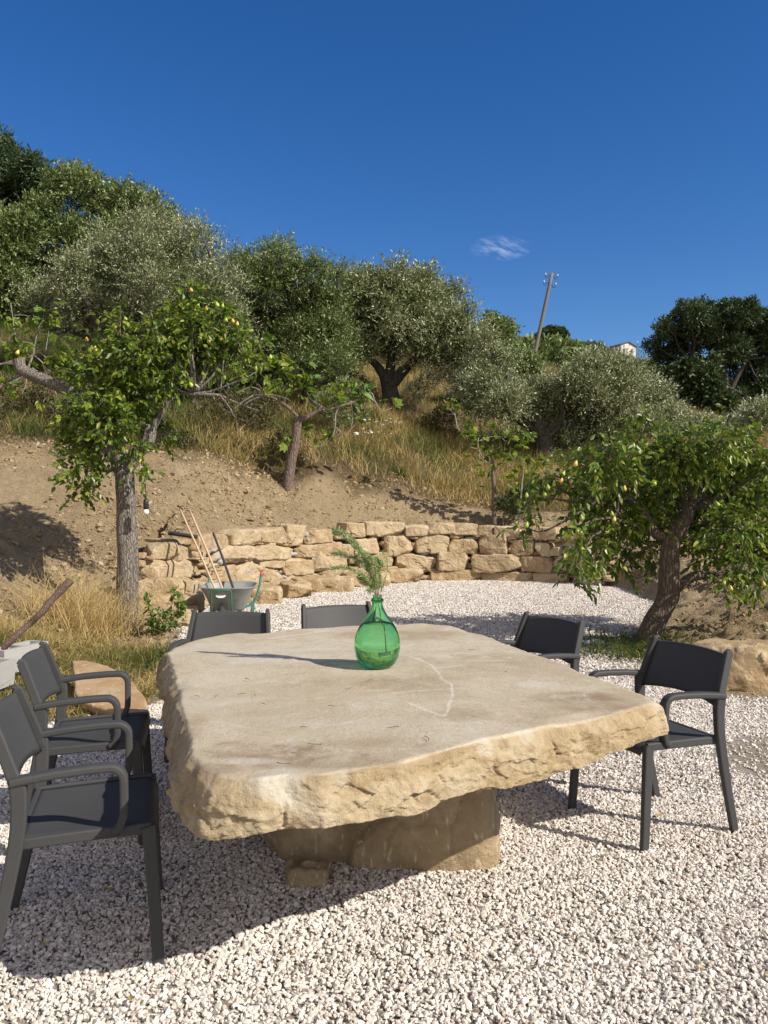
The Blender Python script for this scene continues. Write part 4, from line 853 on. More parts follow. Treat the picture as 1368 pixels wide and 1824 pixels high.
# --- fig trees: bare grey bent twigs with a few large lobed leaves
def fig_leaves(acc, pts, b0, size, per, rs):
    for p in pts:
        for q in range(per):
            c = np.array(p) + rs.normal(0, size * .75, 3); ax = nrm(rs.normal(size=3) * np.array([1, 1, .35]) + np.array([0, 0, -.25])); nn = nrm(rs.normal(0, .9, 3) + np.array([.2, -.5, .8])); s = np.cross(ax, nn); s = s / np.linalg.norm(s)
            k = 5; ang = np.array([-1.15, -.55, 0, .55, 1.15]); D = np.cos(ang)[:, None] * ax + np.sin(ang)[:, None] * s; L_ = size * np.array([.62, .9, 1.05, .9, .62]) * rs.uniform(.8, 1.2)
            leafmesh(acc, np.repeat((c)[None], k, 0) - b0, D, np.repeat(nn[None], k, 0) + rs.normal(0, .12, (k, 3)), L_, L_ * .5, True, tint=np.full(k, rs.uniform(0, 1)), droop=.12)
def make_fig(label, base, trunks, leafpts, size, per, seed, bark='fig_bark'):
    t = thing('fig_tree', label, 'tree', base); b0 = np.asarray(base, float); wd = Acc(); tw = Acc()
    for P, ra, rb in trunks:
        if ra > .035 or (ra > .03 and ra == trunks[0][1]): tube(wd, np.array(P) - b0, ra, rb, 10, .2, 3, 6)
        else: tw = Acc(); tube(tw, np.array(P) - b0, ra * .72, rb * .72, 10, .2, 3, 6); tw.build('branch', MAT['twig'], t, smooth=True)
    wd.build('trunk', MAT[bark], t, smooth=True)
    lf = Acc(); fig_leaves(lf, leafpts, b0, size, per, np.random.default_rng(seed)); lf.build('crown', MAT['fig_leaf'], t); return t
A = lambda px, py, dy=0: at(px, py, 17.0 + dy)
base = (*A(512, 870)[:2], ground_at(*A(512, 870)[:2]) - .1)
make_fig('small fig tree with a bare reddish trunk standing in the dug earth above the wall', base,
 [([base, A(516, 835), A(526, 790), A(529, 760), A(531, 742)], .125, .09), ([A(531, 745), A(520, 732), A(505, 720), A(480, 706), (A(452, 704))], .045, .02), ([A(533, 750), A(550, 742), A(568, 730), A(573, 722)], .055, .035), ([A(566, 732), A(576, 734)], .04, .03), ([A(452, 704), A(432, 716), A(415, 730)], .022, .01), ([A(476, 705), A(450, 690), A(420, 700)], .02, .01), ([A(505, 718), A(515, 700), A(535, 690), A(545, 672)], .025, .01),
  ([A(573, 724), A(586, 729), A(610, 722), A(635, 714), A(660, 700), A(668, 715), A(680, 732), A(698, 727)], .03, .012), ([A(606, 722), A(598, 738), A(597, 760), A(590, 780), A(570, 795), A(545, 796)], .022, .010), ([A(597, 760), A(606, 770), A(598, 778)], .012, .008), ([A(625, 714), A(628, 740), A(625, 765)], .016, .008), ([A(650, 710), A(648, 730)], .014, .008), ([A(573, 724), A(555, 712), A(545, 695)], .016, .008), ([A(530, 790), A(522, 782), A(515, 776)], .016, .008)],
 [A(*p) for p in [(540, 668), (552, 684), (560, 672), (535, 690), (525, 775), (535, 770), (568, 778), (580, 774), (603, 705), (612, 700), (655, 695), (664, 692), (632, 728), (646, 688), (450, 655), (470, 650), (440, 672), (455, 690), (485, 645), (500, 660), (430, 660), (415, 680), (480, 672), (560, 700), (700, 722), (633, 682), (510, 690), (590, 700), (470, 630), (500, 640), (520, 655), (460, 600), (490, 620), (445, 630), (610, 690), (575, 700), (625, 700)]], .20, 3, 5)
A = lambda px, py, dy=0: at(px, py, 17.1 + dy)
base = (*A(880, 921)[:2], ground_at(*A(880, 921)[:2]) - .1)
make_fig('thin young fig with pale crooked twigs growing right behind the stone wall', base,
 [([base, A(880, 880), A(878, 845), A(877, 812), A(882, 806), A(894, 806)], .055, .035), ([A(888, 836), A(868, 825), A(856, 808), A(851, 797), A(852, 780)], .028, .016), ([A(852, 800), A(835, 796), A(822, 789), A(816, 800), A(812, 802)], .016, .009), ([A(853, 785), (A(870, 779)), A(890, 778), A(900, 786)], .014, .008), ([A(853, 808), A(852, 818), A(843, 825)], .014, .008), ([A(894, 806), A(895, 826)], .014, .01), ([A(825, 772), A(815, 762), A(810, 740), A(800, 728), A(790, 712)], .022, .012), ([A(825, 772), A(840, 784), A(860, 785)], .02, .012), ([A(812, 738), A(795, 738)], .014, .006),
  ([A(925, 915), A(928, 880), A(931, 850), A(936, 838), A(960, 824), A(972, 822)], .032, .015), ([A(972, 822), A(985, 806), A(989, 797)], .014, .007), ([A(970, 824), A(969, 845)], .012, .007), ([A(1015, 830), A(1000, 838), A(970, 846), A(950, 864)], .018, .01)],
 [A(*p) for p in [(830, 760), (840, 766), (815, 776), (866, 762), (858, 768), (875, 770), (912, 772), (925, 768), (938, 772), (850, 795), (838, 805), (882, 795), (898, 800), (905, 812), (930, 795), (945, 812), (955, 806), (960, 828), (948, 838), (856, 832), (870, 842), (905, 838), (915, 850), (900, 862), (882, 812), (806, 724), (816, 718), (798, 712), (926, 800), (942, 790), (965, 815), (905, 790), (868, 815), (925, 790), (890, 825), (940, 850), (880, 785), (845, 780)]], .16, 3, 9)
A = lambda px, py, dy=0: at(px, py, 10.9 + dy)
bx = A(-190, 980); base = (bx[0], bx[1], ground_at(bx[0], bx[1]) - .1)
make_fig('fig tree at the far left edge, bare grey twigs with a few yellowish lobed leaves', base,
 [([base, A(-150, 850), A(-90, 750), A(-30, 700), A(10, 690)], .11, .04), ([A(10, 690), A(45, 665), A(60, 632), A(64, 628)], .028, .016), ([A(60, 632), A(59, 614), A(38, 608), A(27, 594), A(26, 585)], .014, .008), ([A(60, 632), A(75, 645), A(88, 660), A(108, 664)], .013, .007), ([A(58, 634), A(50, 655), A(46, 685), A(38, 705)], .014, .008), ([A(-30, 640), A(0, 608), A(12, 616), A(25, 590), A(20, 540)], .012, .006), ([A(60, 632), A(68, 588), A(78, 570)], .012, .006), ([A(10, 645), A(45, 640), A(68, 627), A(85, 640)], .014, .007), ([A(25, 562), A(45, 562), A(60, 568)], .009, .005), ([A(82, 670), A(98, 690), A(110, 700)], .010, .006), ([A(96, 694), A(110, 712), A(140, 718)], .009, .005), ([A(82, 625), A(86, 600), A(90, 570)], .008, .005), ([A(58, 655), A(75, 668), A(82, 672)], .010, .006), ([A(135, 645), A(143, 630)], .01, .006)],
 [A(*p) for p in [(36, 578), (28, 572), (42, 586), (82, 558), (92, 562), (88, 572), (76, 560), (35, 618), (28, 630), (44, 632), (12, 625), (95, 618), (104, 622), (110, 645), (125, 648), (135, 655), (148, 652), (100, 655), (110, 655), (15, 700), (35, 712), (22, 690), (8, 660), (5, 580), (-10, 640), (-30, 600)]], .12, 4, 15)

# --- olives and the other trees of the slope
def slope_tree(name, label, px, py, Y, bl, dj, leaf, L, W, per, trunk_r, forkpts=(), nl=7, twl=.42, group='trees on the grassy slope', bark='olive_bark', up=.3, seed=1, fork_py=None, shell=.35, r0=.09, tsh=0.0, spread=.9):
    g = at(px, py, Y); base = (g[0], g[1], ground_at(g[0], g[1]) - .2); blobs = blobs_at(bl, Y, dj, seed); f0 = at(px + 3, (fork_py or py - 45), Y)
    if f0[2] < base[2] + .8: f0[2] = base[2] + .8
    tr = [([base, (np.array(base) + f0) / 2 + np.array([.08, 0, 0]), f0], trunk_r, trunk_r * .8)]; forks = []
    for fx, fy in forkpts:
        e = at(fx, fy, Y + .3 * math.sin(fx)); tr.append(([f0, (f0 + e) / 2 + np.array([0, 0, .12]), e], trunk_r * .6, trunk_r * .35)); forks.append(e)
    if not forks: forks = [f0]
    return make_tree(name, label, 'tree', base, tr, blobs, MAT[leaf], MAT[bark], L, W, per, twl, nl, up=up, group=group, forks=forks, r0=r0, shell=shell, tsh=tsh, spread=spread)
slope_tree('olive_tree', 'round grey green olive with a dark forked trunk alone in mid slope', 690, 738, 25,
 [(660, 530, 40), (720, 520, 42), (778, 540, 40), (820, 590, 34), (650, 592, 38), (710, 590, 46), (770, 600, 46), (832, 632, 24), (645, 632, 22), (795, 640, 30), (755, 628, 26), (690, 560, 40), (745, 560, 40), (810, 640, 26), (640, 510, 22), (845, 610, 20), (750, 510, 22), (700, 625, 26)], 1.3, 'olive_leaf', .115, .034, 430, .30, [(660, 640), (735, 648), (700, 610), (780, 610)], fork_py=690, seed=2)
slope_tree('olive_tree', 'tall shaggy olive between the biggest olive and the lone round one', 545, 742, 23,
 [(500, 492, 38), (556, 500, 32), (588, 548, 34), (530, 550, 44), (470, 520, 36), (580, 610, 36), (522, 620, 42), (600, 655, 26), (470, 590, 42), (440, 482, 24), (505, 455, 16), (480, 460, 18), (600, 500, 18), (560, 570, 40), (500, 660, 34), (460, 640, 34), (555, 660, 34), (610, 600, 24), (425, 540, 30)], 1.2, 'olive_leaf_green', .10, .032, 400, .26, [(500, 640), (570, 620), (530, 590)], seed=3, fork_py=690)
slope_tree('olive_tree', 'biggest silvery olive, spreading wide behind the left pear tree', 240, 735, 21,
 [(300, 440, 42), (250, 432, 40), (352, 462, 38), (392, 505, 36), (200, 480, 44), (132, 515, 40), (90, 545, 34), (260, 500, 50), (330, 530, 50), (162, 560, 42), (230, 570, 46), (400, 560, 40), (300, 600, 42), (420, 620, 34), (100, 590, 26), (360, 425, 20), (280, 400, 22), (190, 450, 26), (130, 480, 22), (360, 610, 38), (200, 620, 36), (420, 500, 28), (350, 660, 30)], 1.4, 'olive_leaf', .085, .024, 420, .30, [(180, 600), (260, 580), (340, 600), (390, 590)], seed=4, fork_py=690)
slope_tree('oak_tree', 'dense green tree behind the biggest olive at the upper left', 120, 640, 29,
 [(130, 352, 40), (70, 405, 50), (182, 385, 38), (240, 372, 26), (20, 440, 52), (122, 440, 44), (222, 350, 16), (262, 372, 18), (0, 510, 44), (50, 490, 44), (175, 345, 18), (150, 325, 14), (225, 400, 34), (300, 400, 22), (-40, 470, 50), (130, 320, 14), (270, 405, 26), (20, 550, 34), (100, 500, 40), (200, 440, 40), (-40, 540, 40), (280, 465, 42), (325, 505, 38), (250, 540, 44), (150, 560, 40), (320, 560, 40), (200, 500, 44), (380, 560, 36), (220, 610, 36), (300, 620, 36)], 1.5, 'olive_leaf_green', .13, .062, 380, .30, [(60, 480), (150, 450), (210, 440)], seed=5, bark='olive_bark')
slope_tree('conifer_tree', 'dark feathery conifer at the top left corner of the slope', 20, 560, 36,
 [(10, 292, 36), (50, 318, 34), (85, 330, 22), (-30, 330, 46), (22, 352, 44), (0, 266, 20), (68, 350, 30), (-20, 280, 34), (100, 345, 16), (-60, 300, 50), (60, 298, 14), (15, 390, 36)], 1.6, 'conifer_leaf', .22, .05, 300, .32, [(0, 380), (50, 360)], up=.6, seed=6, shell=.2)
slope_tree('olive_tree', 'low spreading olive with twisted dark limbs on the right of the slope', 965, 828, 23,
 [(880, 660, 28), (922, 715, 34), (992, 712, 34), (1052, 690, 42), (1112, 690, 36), (1152, 712, 28), (900, 722, 36), (962, 742, 38), (1032, 752, 42), (1092, 752, 34), (1152, 762, 28), (860, 685, 24), (1012, 690, 18), (870, 618, 18), (1075, 668, 20), (1130, 668, 20), (1180, 745, 22), (850, 730, 20), (1010, 790, 26), (1070, 790, 26)], 1.2, 'olive_leaf', .09, .028, 440, .28, [(900, 742), (990, 770), (1050, 760), (930, 720)], seed=7, fork_py=795, tsh=.05)
slope_tree('broadleaf_tree', 'bushy green tree just right of the lone round olive', 850, 760, 33,
 [(885, 600, 22), (906, 630, 18), (862, 640, 22), (872, 580, 12), (900, 590, 14), (850, 680, 22), (930, 655, 24), (868, 620, 22), (885, 655, 24)], 1.3, 'olive_leaf_green', .16, .07, 200, .2, [(880, 640)], seed=8)
slope_tree('pine_tree', 'tall dark open crowned tree against the sky at the right edge', 1290, 745, 50,
 [(1192, 605, 26), (1216, 570, 22), (1258, 565, 28), (1306, 572, 30), (1350, 578, 28), (1280, 600, 26), (1340, 625, 28), (1180, 640, 18), (1330, 560, 20), (1380, 590, 34), (1300, 548, 16), (1180, 585, 12), (1235, 560, 18), (1400, 640, 36), (1230, 610, 22), (1355, 665, 24), (1310, 620, 24), (1160, 620, 10), (1250, 590, 24), (1345, 700, 24), (1380, 700, 30), (1235, 650, 14), (1300, 655, 18), (1325, 695, 20), (1205, 630, 12), (1345, 735, 24)], 2.0, 'dark_leaf', .26, .075, 150, .30, [(1230, 640), (1290, 620), (1330, 640), (1260, 650)], seed=9, fork_py=715, r0=.07)
slope_tree('broadleaf_tree', 'dense dark green tree in front of the open crowned one on the right', 1240, 760, 45,
 [(1200, 690, 28), (1250, 680, 28), (1232, 722, 28), (1282, 720, 24), (1180, 735, 20), (1225, 660, 18), (1265, 655, 14), (1200, 730, 24), (1300, 735, 18), (1330, 720, 26), (1372, 705, 30), (1400, 720, 34), (1350, 740, 24)], 1.6, 'dark_leaf', .24, .13, 240, .25, [(1230, 700)], seed=10, fork_py=730)
slope_tree('olive_tree', 'silvery olive peeping over the right pear tree', 1290, 800, 29,
 [(1185, 765, 26), (1240, 778, 26), (1302, 775, 26), (1350, 752, 26), (1332, 790, 26), (1132, 795, 22), (1270, 790, 26), (1390, 770, 36), (1200, 740, 14), (1370, 735, 16), (1210, 800, 26), (1160, 800, 24)], 1.4, 'olive_leaf', .12, .036, 340, .26, [(1240, 790), (1320, 780)], seed=11, tsh=.12, fork_py=795)
slope_tree('olive_tree', 'grey olive showing between the lone round olive and the leaning pole', 840, 790, 29, [(835, 690, 22), (815, 720, 20), (860, 745, 24), (830, 760, 16), (845, 660, 18)], .8, 'olive_leaf', .12, .034, 200, .24, [(840, 720)], seed=12)
# low shrubs at the edge of the dug earth
shr = [((420, 800), 18.6, [(340, 772, 30), (400, 782, 32), (452, 762, 36), (500, 790, 26), (422, 725, 40), (480, 712, 32), (370, 740, 30)], 'shrub_leaf', 'wide dark brush thicket left of the bare fig trunk'),
       ((290, 815), 16.3, [(300, 790, 20), (330, 800, 16), (280, 770, 18)], 'shrub_leaf', 'small dull brown bush at the dirt edge right of the left pear trunk'),
       ((60, 790), 16, [(60, 730, 34), (110, 745, 26), (20, 700, 34), (90, 690, 24), (-20, 750, 34)], 'shrub_leaf', 'brownish bush at the left edge behind the pear tree limb'),
       ((610, 780), 20.5, [(590, 720, 26), (620, 700, 24), (600, 745, 18), (640, 740, 16)], 'olive_leaf_green', 'green weedy bush between the bare fig and the round olive trunk'),
       ((640, 720), 27.5, [(600, 690, 22), (640, 690, 22), (620, 670, 20), (740, 700, 20), (760, 680, 20)], 'dark_leaf', 'shadowy bush behind the round olive trunk'),
       ((770, 830), 20.5, [(770, 838, 18), (790, 848, 14)], 'weed_leaf', 'bright green weed in the dry grass behind the wall'),
       ((705, 850), 19.5, [(702, 842, 9), (710, 850, 8)], 'weed_leaf', 'little green weed left of the bright one in the dry grass'),
       ((790, 780), 24, [(790, 745, 22), (760, 760, 20), (800, 780, 16)], 'shrub_leaf', 'purplish brown bramble under the round olive'),
       ((900, 905), 17.3, [(900, 900, 12), (915, 905, 10), (925, 890, 14)], 'dark_leaf', 'dark green shrub at the foot of the young fig behind the wall'),
       ((1250, 860), 17, [(1220, 900, 24), (1260, 880, 26), (1300, 900, 26), (1340, 880, 30), (1180, 900, 20), (1100, 905, 18)], 'shrub_leaf', 'scrub behind the leaning pear trunk on the right'),
       ((1330, 830), 24, [(1250, 830, 26), (1300, 840, 28), (1350, 830, 28), (1200, 830, 22), (1150, 830, 20)], 'olive_leaf_green', 'green scrub between the right pear and the olives')]
for q, ((px, py), Y, bl, lf_, lab) in enumerate(shr):
    g = at(px, py, Y); z0 = ground_at(g[0], g[1]); s = thing('shrub', lab, 'shrub', (g[0], g[1], z0), group='shrubs on the slope'); b0 = np.array([g[0], g[1], z0]); bb = blobs_at(bl, Y, .6, q + 40); wd = Acc()
    limbs_to(wd, (0, 0, -.05), bb - np.array([*b0, 0]), .02, .006, q)
    S, Et, P, D, J = sprays(bb, 170, .22, 8, .8, .5, .2); twiglines(wd, S - b0, Et - b0, .004); wd.build('stem', MAT['shoot'], s)
    l2 = Acc(); leafmesh(l2, P - b0, D, rng.normal(size=P.shape), rng.uniform(.05, .09, len(P)), .026, False); l2.build('foliage', MAT[lf_], s)

# far wooded hillside
acc = Acc(); ridge_x = np.array([600, 870, 920, 985, 1030, 1060, 1110, 1150, 1200, 1368, 1600]); ridge_y = np.array([600, 590, 606, 596, 606, 610, 632, 642, 655, 690, 720])
bl = []
for q in range(330):
    px = rng.uniform(640, 1500); f = rng.uniform(0, 1) ** .8; Y = 62 + f * 150; ry = np.interp(px, ridge_x, ridge_y); x = (px - 684) / FPX * Y
    zz = ground_at(x, Y); r = rng.uniform(1.5, 3.2) * (.8 + .4 * f); py_ = HOR - (zz + r * .8 - CAMH) / Y * FPX
    zz2 = CAMH - (max(py_ - r / Y * FPX, ry + 2) + r / Y * FPX - HOR) / FPX * Y; bl.append((x, Y, zz2 if zz2 < zz + r * 1.2 else zz + r * .8, r))
for px in np.arange(860, 1200, 13):
    Y = 200 + rng.uniform(-12, 12); ry = np.interp(px, ridge_x, ridge_y) + rng.uniform(0, 5); r = rng.uniform(2.0, 3.6); x = (px - 684) / FPX * Y; bl.append((x, Y, CAMH - (ry + r / Y * FPX - HOR) / FPX * Y, r))
bl = np.array(bl); S, Et, P, D, J = sprays(bl, 60, .55, 6, .9, .4, .5); hueb = rng.uniform(-.25, .4, len(bl)); 
cnt = np.maximum(1, (60 * (bl[:, 3] / bl[:, 3].mean()) ** 2).astype(int)); I = np.repeat(np.repeat(np.arange(len(bl)), cnt), 6)
leafmesh(acc, P, D, rng.normal(size=P.shape), rng.uniform(.45, .8, len(P)), .30, False, tint=np.clip(rng.uniform(0, .7, len(P)) + hueb[I], 0, 1))
tag(acc.build('distant_wood', MAT['olive_leaf_green']), label='distant hillside covered with mixed green trees up to the ridge', kind='stuff')
bl = blobs_at([(975, 594, 9), (990, 592, 10), (1002, 597, 8), (985, 598, 9), (965, 600, 8)], 195, 2, 3); g = at(985, 615, 195)
make_tree('umbrella_pine', 'round topped dark pine on the far ridge right of the leaning pole', 'tree', (g[0], g[1], ground_at(g[0], g[1]) - 1), [([(g[0], g[1], ground_at(g[0], g[1]) - 1), at(985, 600, 195)], .3, .2)], bl, MAT['dark_leaf'], MAT['olive_bark'], .7, .3, 120, .5, 5)

# house on the ridge
g = at(1103, 630, 222); hz = g[2] - 2.4
hs_ = thing('hill_house', 'small pale house with a dark low roof on the far ridge', 'house', (g[0], g[1], hz), R(28))
acc = Acc(); w_, d_, h_, rh = 5.6, 6.5, 3.9, 1.0
V = [(-w_ / 2, -d_ / 2, 0), (w_ / 2, -d_ / 2, 0), (w_ / 2, d_ / 2, 0), (-w_ / 2, d_ / 2, 0), (-w_ / 2, -d_ / 2, h_), (w_ / 2, -d_ / 2, h_), (w_ / 2, d_ / 2, h_), (-w_ / 2, d_ / 2, h_), (0, -d_ / 2, h_ + rh), (0, d_ / 2, h_ + rh)]
acc.add(V, [np.array([[0, 1, 5, 4], [1, 2, 6, 5], [2, 3, 7, 6], [3, 0, 4, 7]]), np.array([[4, 5, 8], [6, 7, 9]])]); acc.build('wall', MAT['house_wall'], hs_)
acc = Acc(); e = .35
for s in (-1, 1): acc.add([(0, -d_ / 2 - e, h_ + rh + .02), (0, d_ / 2 + e, h_ + rh + .02), (s * (w_ / 2 + e), d_ / 2 + e, h_ - .12), (s * (w_ / 2 + e), -d_ / 2 - e, h_ - .12), (0, -d_ / 2 - e, h_ + rh + .2), (0, d_ / 2 + e, h_ + rh + .2), (s * (w_ / 2 + e), d_ / 2 + e, h_ + .06), (s * (w_ / 2 + e), -d_ / 2 - e, h_ + .06)], [np.array([[0, 1, 2, 3], [4, 5, 6, 7], [0, 3, 7, 4], [1, 2, 6, 5], [3, 2, 6, 7]])])
rf = acc.build('roof', MAT['house_roof'], hs_); a2 = Acc(); box(a2, (1.5, 1, h_ + 1.0), (.5, .5, 1.0)); a2.build('chimney', MAT['house_roof'], rf)
for x_, z_ in ((-1.5, 2.6), (1.3, 2.6)): a2 = Acc(); box(a2, (x_, -d_ / 2 - .02, z_), (.8, .06, 1.0)); a2.build('window', MAT['window'], hs_)

# leaning wooden pole and a small far one
pb, pt = at(936, 705, 40), at(983, 487, 40); pb[2] = min(pb[2], ground_at(pb[0], pb[1]) - .3)
pole = thing('utility_pole', 'tall leaning wooden utility pole with four bent insulator hooks', 'pole', tuple(pb)); acc = Acc(); tube(acc, [(0, 0, 0), (pt - pb) * .5, pt - pb], .115, .08, 12, .04, 2, 5); acc.build('post', MAT['pole_wood'], pole, smooth=True)
ax = nrm(pt - pb); rgt = np.array([math.cos(.1), .2, .05])
for q, (dd_, s) in enumerate(((.18, 1), (.12, -1), (.62, 1), (.50, -1))):
    c = (pt - pb) - ax * dd_; a2 = Acc(); h1 = [c, c + rgt * s * .14 - ax * .0, c + rgt * s * .20 - ax * .10, c + rgt * s * .28 - ax * .10, c + rgt * s * .32 + ax * .02]; tube(a2, h1, .022, .018, 6, sm=4); hk = a2.build('hook', MAT['dark_iron'], pole)
    a3 = Acc(); lathe(a3, [(.0001, .10), (.03, .095), (.045, .06), (.03, .03), (.05, .0), (.0001, -.01)], c=tuple(c + rgt * s * .32 + ax * .02), seg=12); a3.build('insulator', MAT['insulator'], hk, smooth=True)
p2, t2 = at(1053, 650, 110), at(1053, 622, 110); p2[2] -= 2; pole2 = thing('utility_pole', 'tiny pale concrete pole far up the wooded hillside', 'pole', tuple(p2)); acc = Acc(); tube(acc, [(0, 0, 0), (0, 0, t2[2] - p2[2])], .16, .11, 8, sm=0); acc.build('post', MAT['concrete'], pole2, smooth=True); a2 = Acc(); tube(a2, [(-.5, 0, t2[2] - p2[2] - .3), (.5, 0, t2[2] - p2[2] - .3)], .05, .05, 6, sm=0); a2.build('crossarm', MAT['dark_iron'], pole2)

# ------------------------------------------------------------------ grasses
def grass_patch(name, label, n, sampler, hfun, w, lean, tintf, bias=None, bend=.4):
    acc = Acc(); x, y = sampler(n); z = H(x, y); P = np.stack([x, y, z - .02], 1); blades(acc, P, hfun(x, y), w, lean, tintf(x, y), bend, bias); return tag(acc.build(name, MAT['grass']), label=label, kind='stuff')
def s_slope(n):
    x = rng.uniform(-20, 15, n * 3); y = 13 + 29 * rng.uniform(0, 1, n * 3) ** 1.3; d, up, wl_, wr = masks(x, y); p = sstep(-.15, .8, up) * (.35 + .9 * sstep(-.3, .4, fbm2(x * .8, y * .8, 3, 12))); k = (rng.uniform(size=n * 3) < p) & (np.abs(x) < y * .52 + .5); return x[k][:n], y[k][:n]
def t_slope(x, y):
    g_ = fbm2(x * .35 + 3, y * .35, 3, 14); greener = sstep(-1.0, -3.5, x) * .35 + sstep(18.5, 22, y) * .1; return np.clip(.70 - greener + g_ * .35 + rng.normal(0, .16, len(x)) - sstep(.12, .3, fbm2(x * .9, y * .9, 2, 15)) * .3, 0, 1)
grass_patch('dry_grass', 'tall straw coloured and green wild grass covering the slope above the dug earth', 190000, s_slope, lambda x, y: (.30 + .45 * rng.uniform(0, 1, len(x)) ** 1.3) * (.8 + .5 * fbm2(x * .7, y * .7, 2, 16)) * sstep(-.3, 1.2, masks(x, y)[1]), .013, .55, t_slope)
def s_left(n):
    x = rng.uniform(-6.5, -1.3, n * 6); y = rng.uniform(4.9, 11.2, n * 6); d, up, wl_, wr = masks(x, y); k = (rng.uniform(size=n * 6) < wl_ * (.25 + 1.0 * sstep(-.25, .35, fbm2(x * 1.6, y * 1.6, 3, 18)))); return x[k][:n], y[k][:n]
grass_patch('grass', 'short matted green and straw grass around the foot of the left pear tree', 62000, s_left, lambda x, y: .07 + .17 * rng.uniform(0, 1, len(x)) ** 1.6 + .06 * sstep(7.5, 9.0, y), .008, 1.0, lambda x, y: np.clip(.45 + .28 * sstep(8.2, 9.6, y - (x + 3) * .25) + fbm2(x * 1.2, y * 1.2, 3, 19) * .55 + rng.normal(0, .15, len(x)), 0, 1), bend=.7)
def s_tall(n):
    cs = [(-3.45, 9.6), (-3.65, 9.5), (-3.3, 9.8), (-3.9, 9.4), (-3.5, 9.2)]; i_ = rng.integers(0, len(cs), n); c_ = np.array(cs)[i_]; return c_[:, 0] + rng.normal(0, .17, n), c_[:, 1] + rng.normal(0, .25, n)
grass_patch('tall_dry_grass', 'tall golden dry grass bending beside the left pear trunk', 1900, s_tall, lambda x, y: .35 + .65 * rng.uniform(0, 1, len(x)) ** 1.4, .007, .5, lambda x, y: np.clip(rng.normal(.86, .10, len(x)), .5, 1), bias=(.12, 0), bend=.55)
def s_right(n):
    x = rng.uniform(1.6, 3.6, n * 5); y = rng.uniform(7.2, 10.2, n * 5); d, up, wl_, wr = masks(x, y); k = rng.uniform(size=n * 5) < wr; return x[k][:n], y[k][:n]
grass_patch('green_grass', 'dark green grass tuft under the leaning pear tree on the right', 2600, s_right, lambda x, y: .06 + .26 * rng.uniform(0, 1, len(x)) ** 2, .010, 1.0, lambda x, y: np.clip(rng.normal(.14, .22, len(x)), 0, 1), bend=.8)
def s_scr(n):
    x = np.concatenate([rng.uniform(2.4, 5.5, n // 2), rng.uniform(-6, 5, n // 2)]); y = np.concatenate([rng.uniform(6.4, 10, n // 2), rng.uniform(11, 18, n // 2)]); d, up, wl_, wr = masks(x, y); k = (d > .1) & (fbm2(x * 1.5, y * 1.5, 3, 28) > .12); return x[k], y[k]
grass_patch('sparse_weeds', 'sparse weeds poking out of the bare earth beside the yard', 4200, s_scr, lambda x, y: .05 + .18 * rng.uniform(0, 1, len(x)) ** 2, .008, .6, lambda x, y: np.clip(rng.normal(.35, .25, len(x)), 0, 1), bend=.6)
# white wild carrot flowers
acc = Acc()
for q in range(16):
    px = rng.uniform(640, 720); py = rng.uniform(742, 775); p = at(px, py, 19.3); lathe(acc, [(.0001, .012), (.035, .008), (.03, -.004), (.0001, -.008)], c=tuple(p), seg=7)
for px, py, s_ in ((634, 772, .07), (661, 770, .045), (648, 748, .05)): lathe(acc, [(.0001, s_ * .5), (s_, s_ * .2), (s_ * .8, -s_ * .5), (.0001, -s_ * .4)], c=tuple(at(px, py, 19.2)), seg=9)
st = acc
for q in range(16): pass
tag(acc.build('wild_flowers', MAT['flower']), label='scattered white flower heads in the grass right of the bare fig', kind='stuff')

# sapling at the left pear foot
g = gnd(288, 1128); z0 = ground_at(g[0], g[1]); sp_t = thing('sapling', 'bright green leafy sapling sprouting right of the left pear trunk', 'plant', (g[0], g[1], z0)); b0 = np.array([g[0], g[1], z0]); wd = Acc(); lf = Acc()
Yg = g[1]
for pl in ([(288, 1128), (300, 1095), (308, 1068), (314, 1046)], [(285, 1130), (272, 1100), (264, 1075), (262, 1056)], [(292, 1128), (315, 1100), (322, 1078), (318, 1050)], [(286, 1130), (280, 1110), (268, 1098)], [(290, 1128), (300, 1110), (322, 1085), (326, 1072)]):
    Pm = catmull([at(px, py, Yg) for px, py in pl], 7); tube(wd, Pm - b0, .006, .002, 5, sm=0); J = np.repeat(np.arange(6, len(Pm)), 2); C = Pm[J] + rng.normal(0, .02, (len(J), 3)); D = rng.normal(size=(len(J), 3)) + np.array([0, 0, -.4]); leafmesh(lf, C - b0, D, rng.normal(0, .5, (len(J), 3)) + np.array([.3, -.3, 1]), rng.uniform(.06, .09, len(J)), .042, True, droop=.1)
J = 260; C = np.stack([rng.normal(0, .12, J), rng.normal(0, .10, J), rng.uniform(.02, .28, J)], 1); leafmesh(lf, C, rng.normal(size=(J, 3)), rng.normal(0, .6, (J, 3)) + np.array([0, 0, 1]), rng.uniform(.03, .055, J), .026, True)
wd.build('stem', MAT['shoot'], sp_t); lf.build('leaves', MAT['weed_leaf'], sp_t)

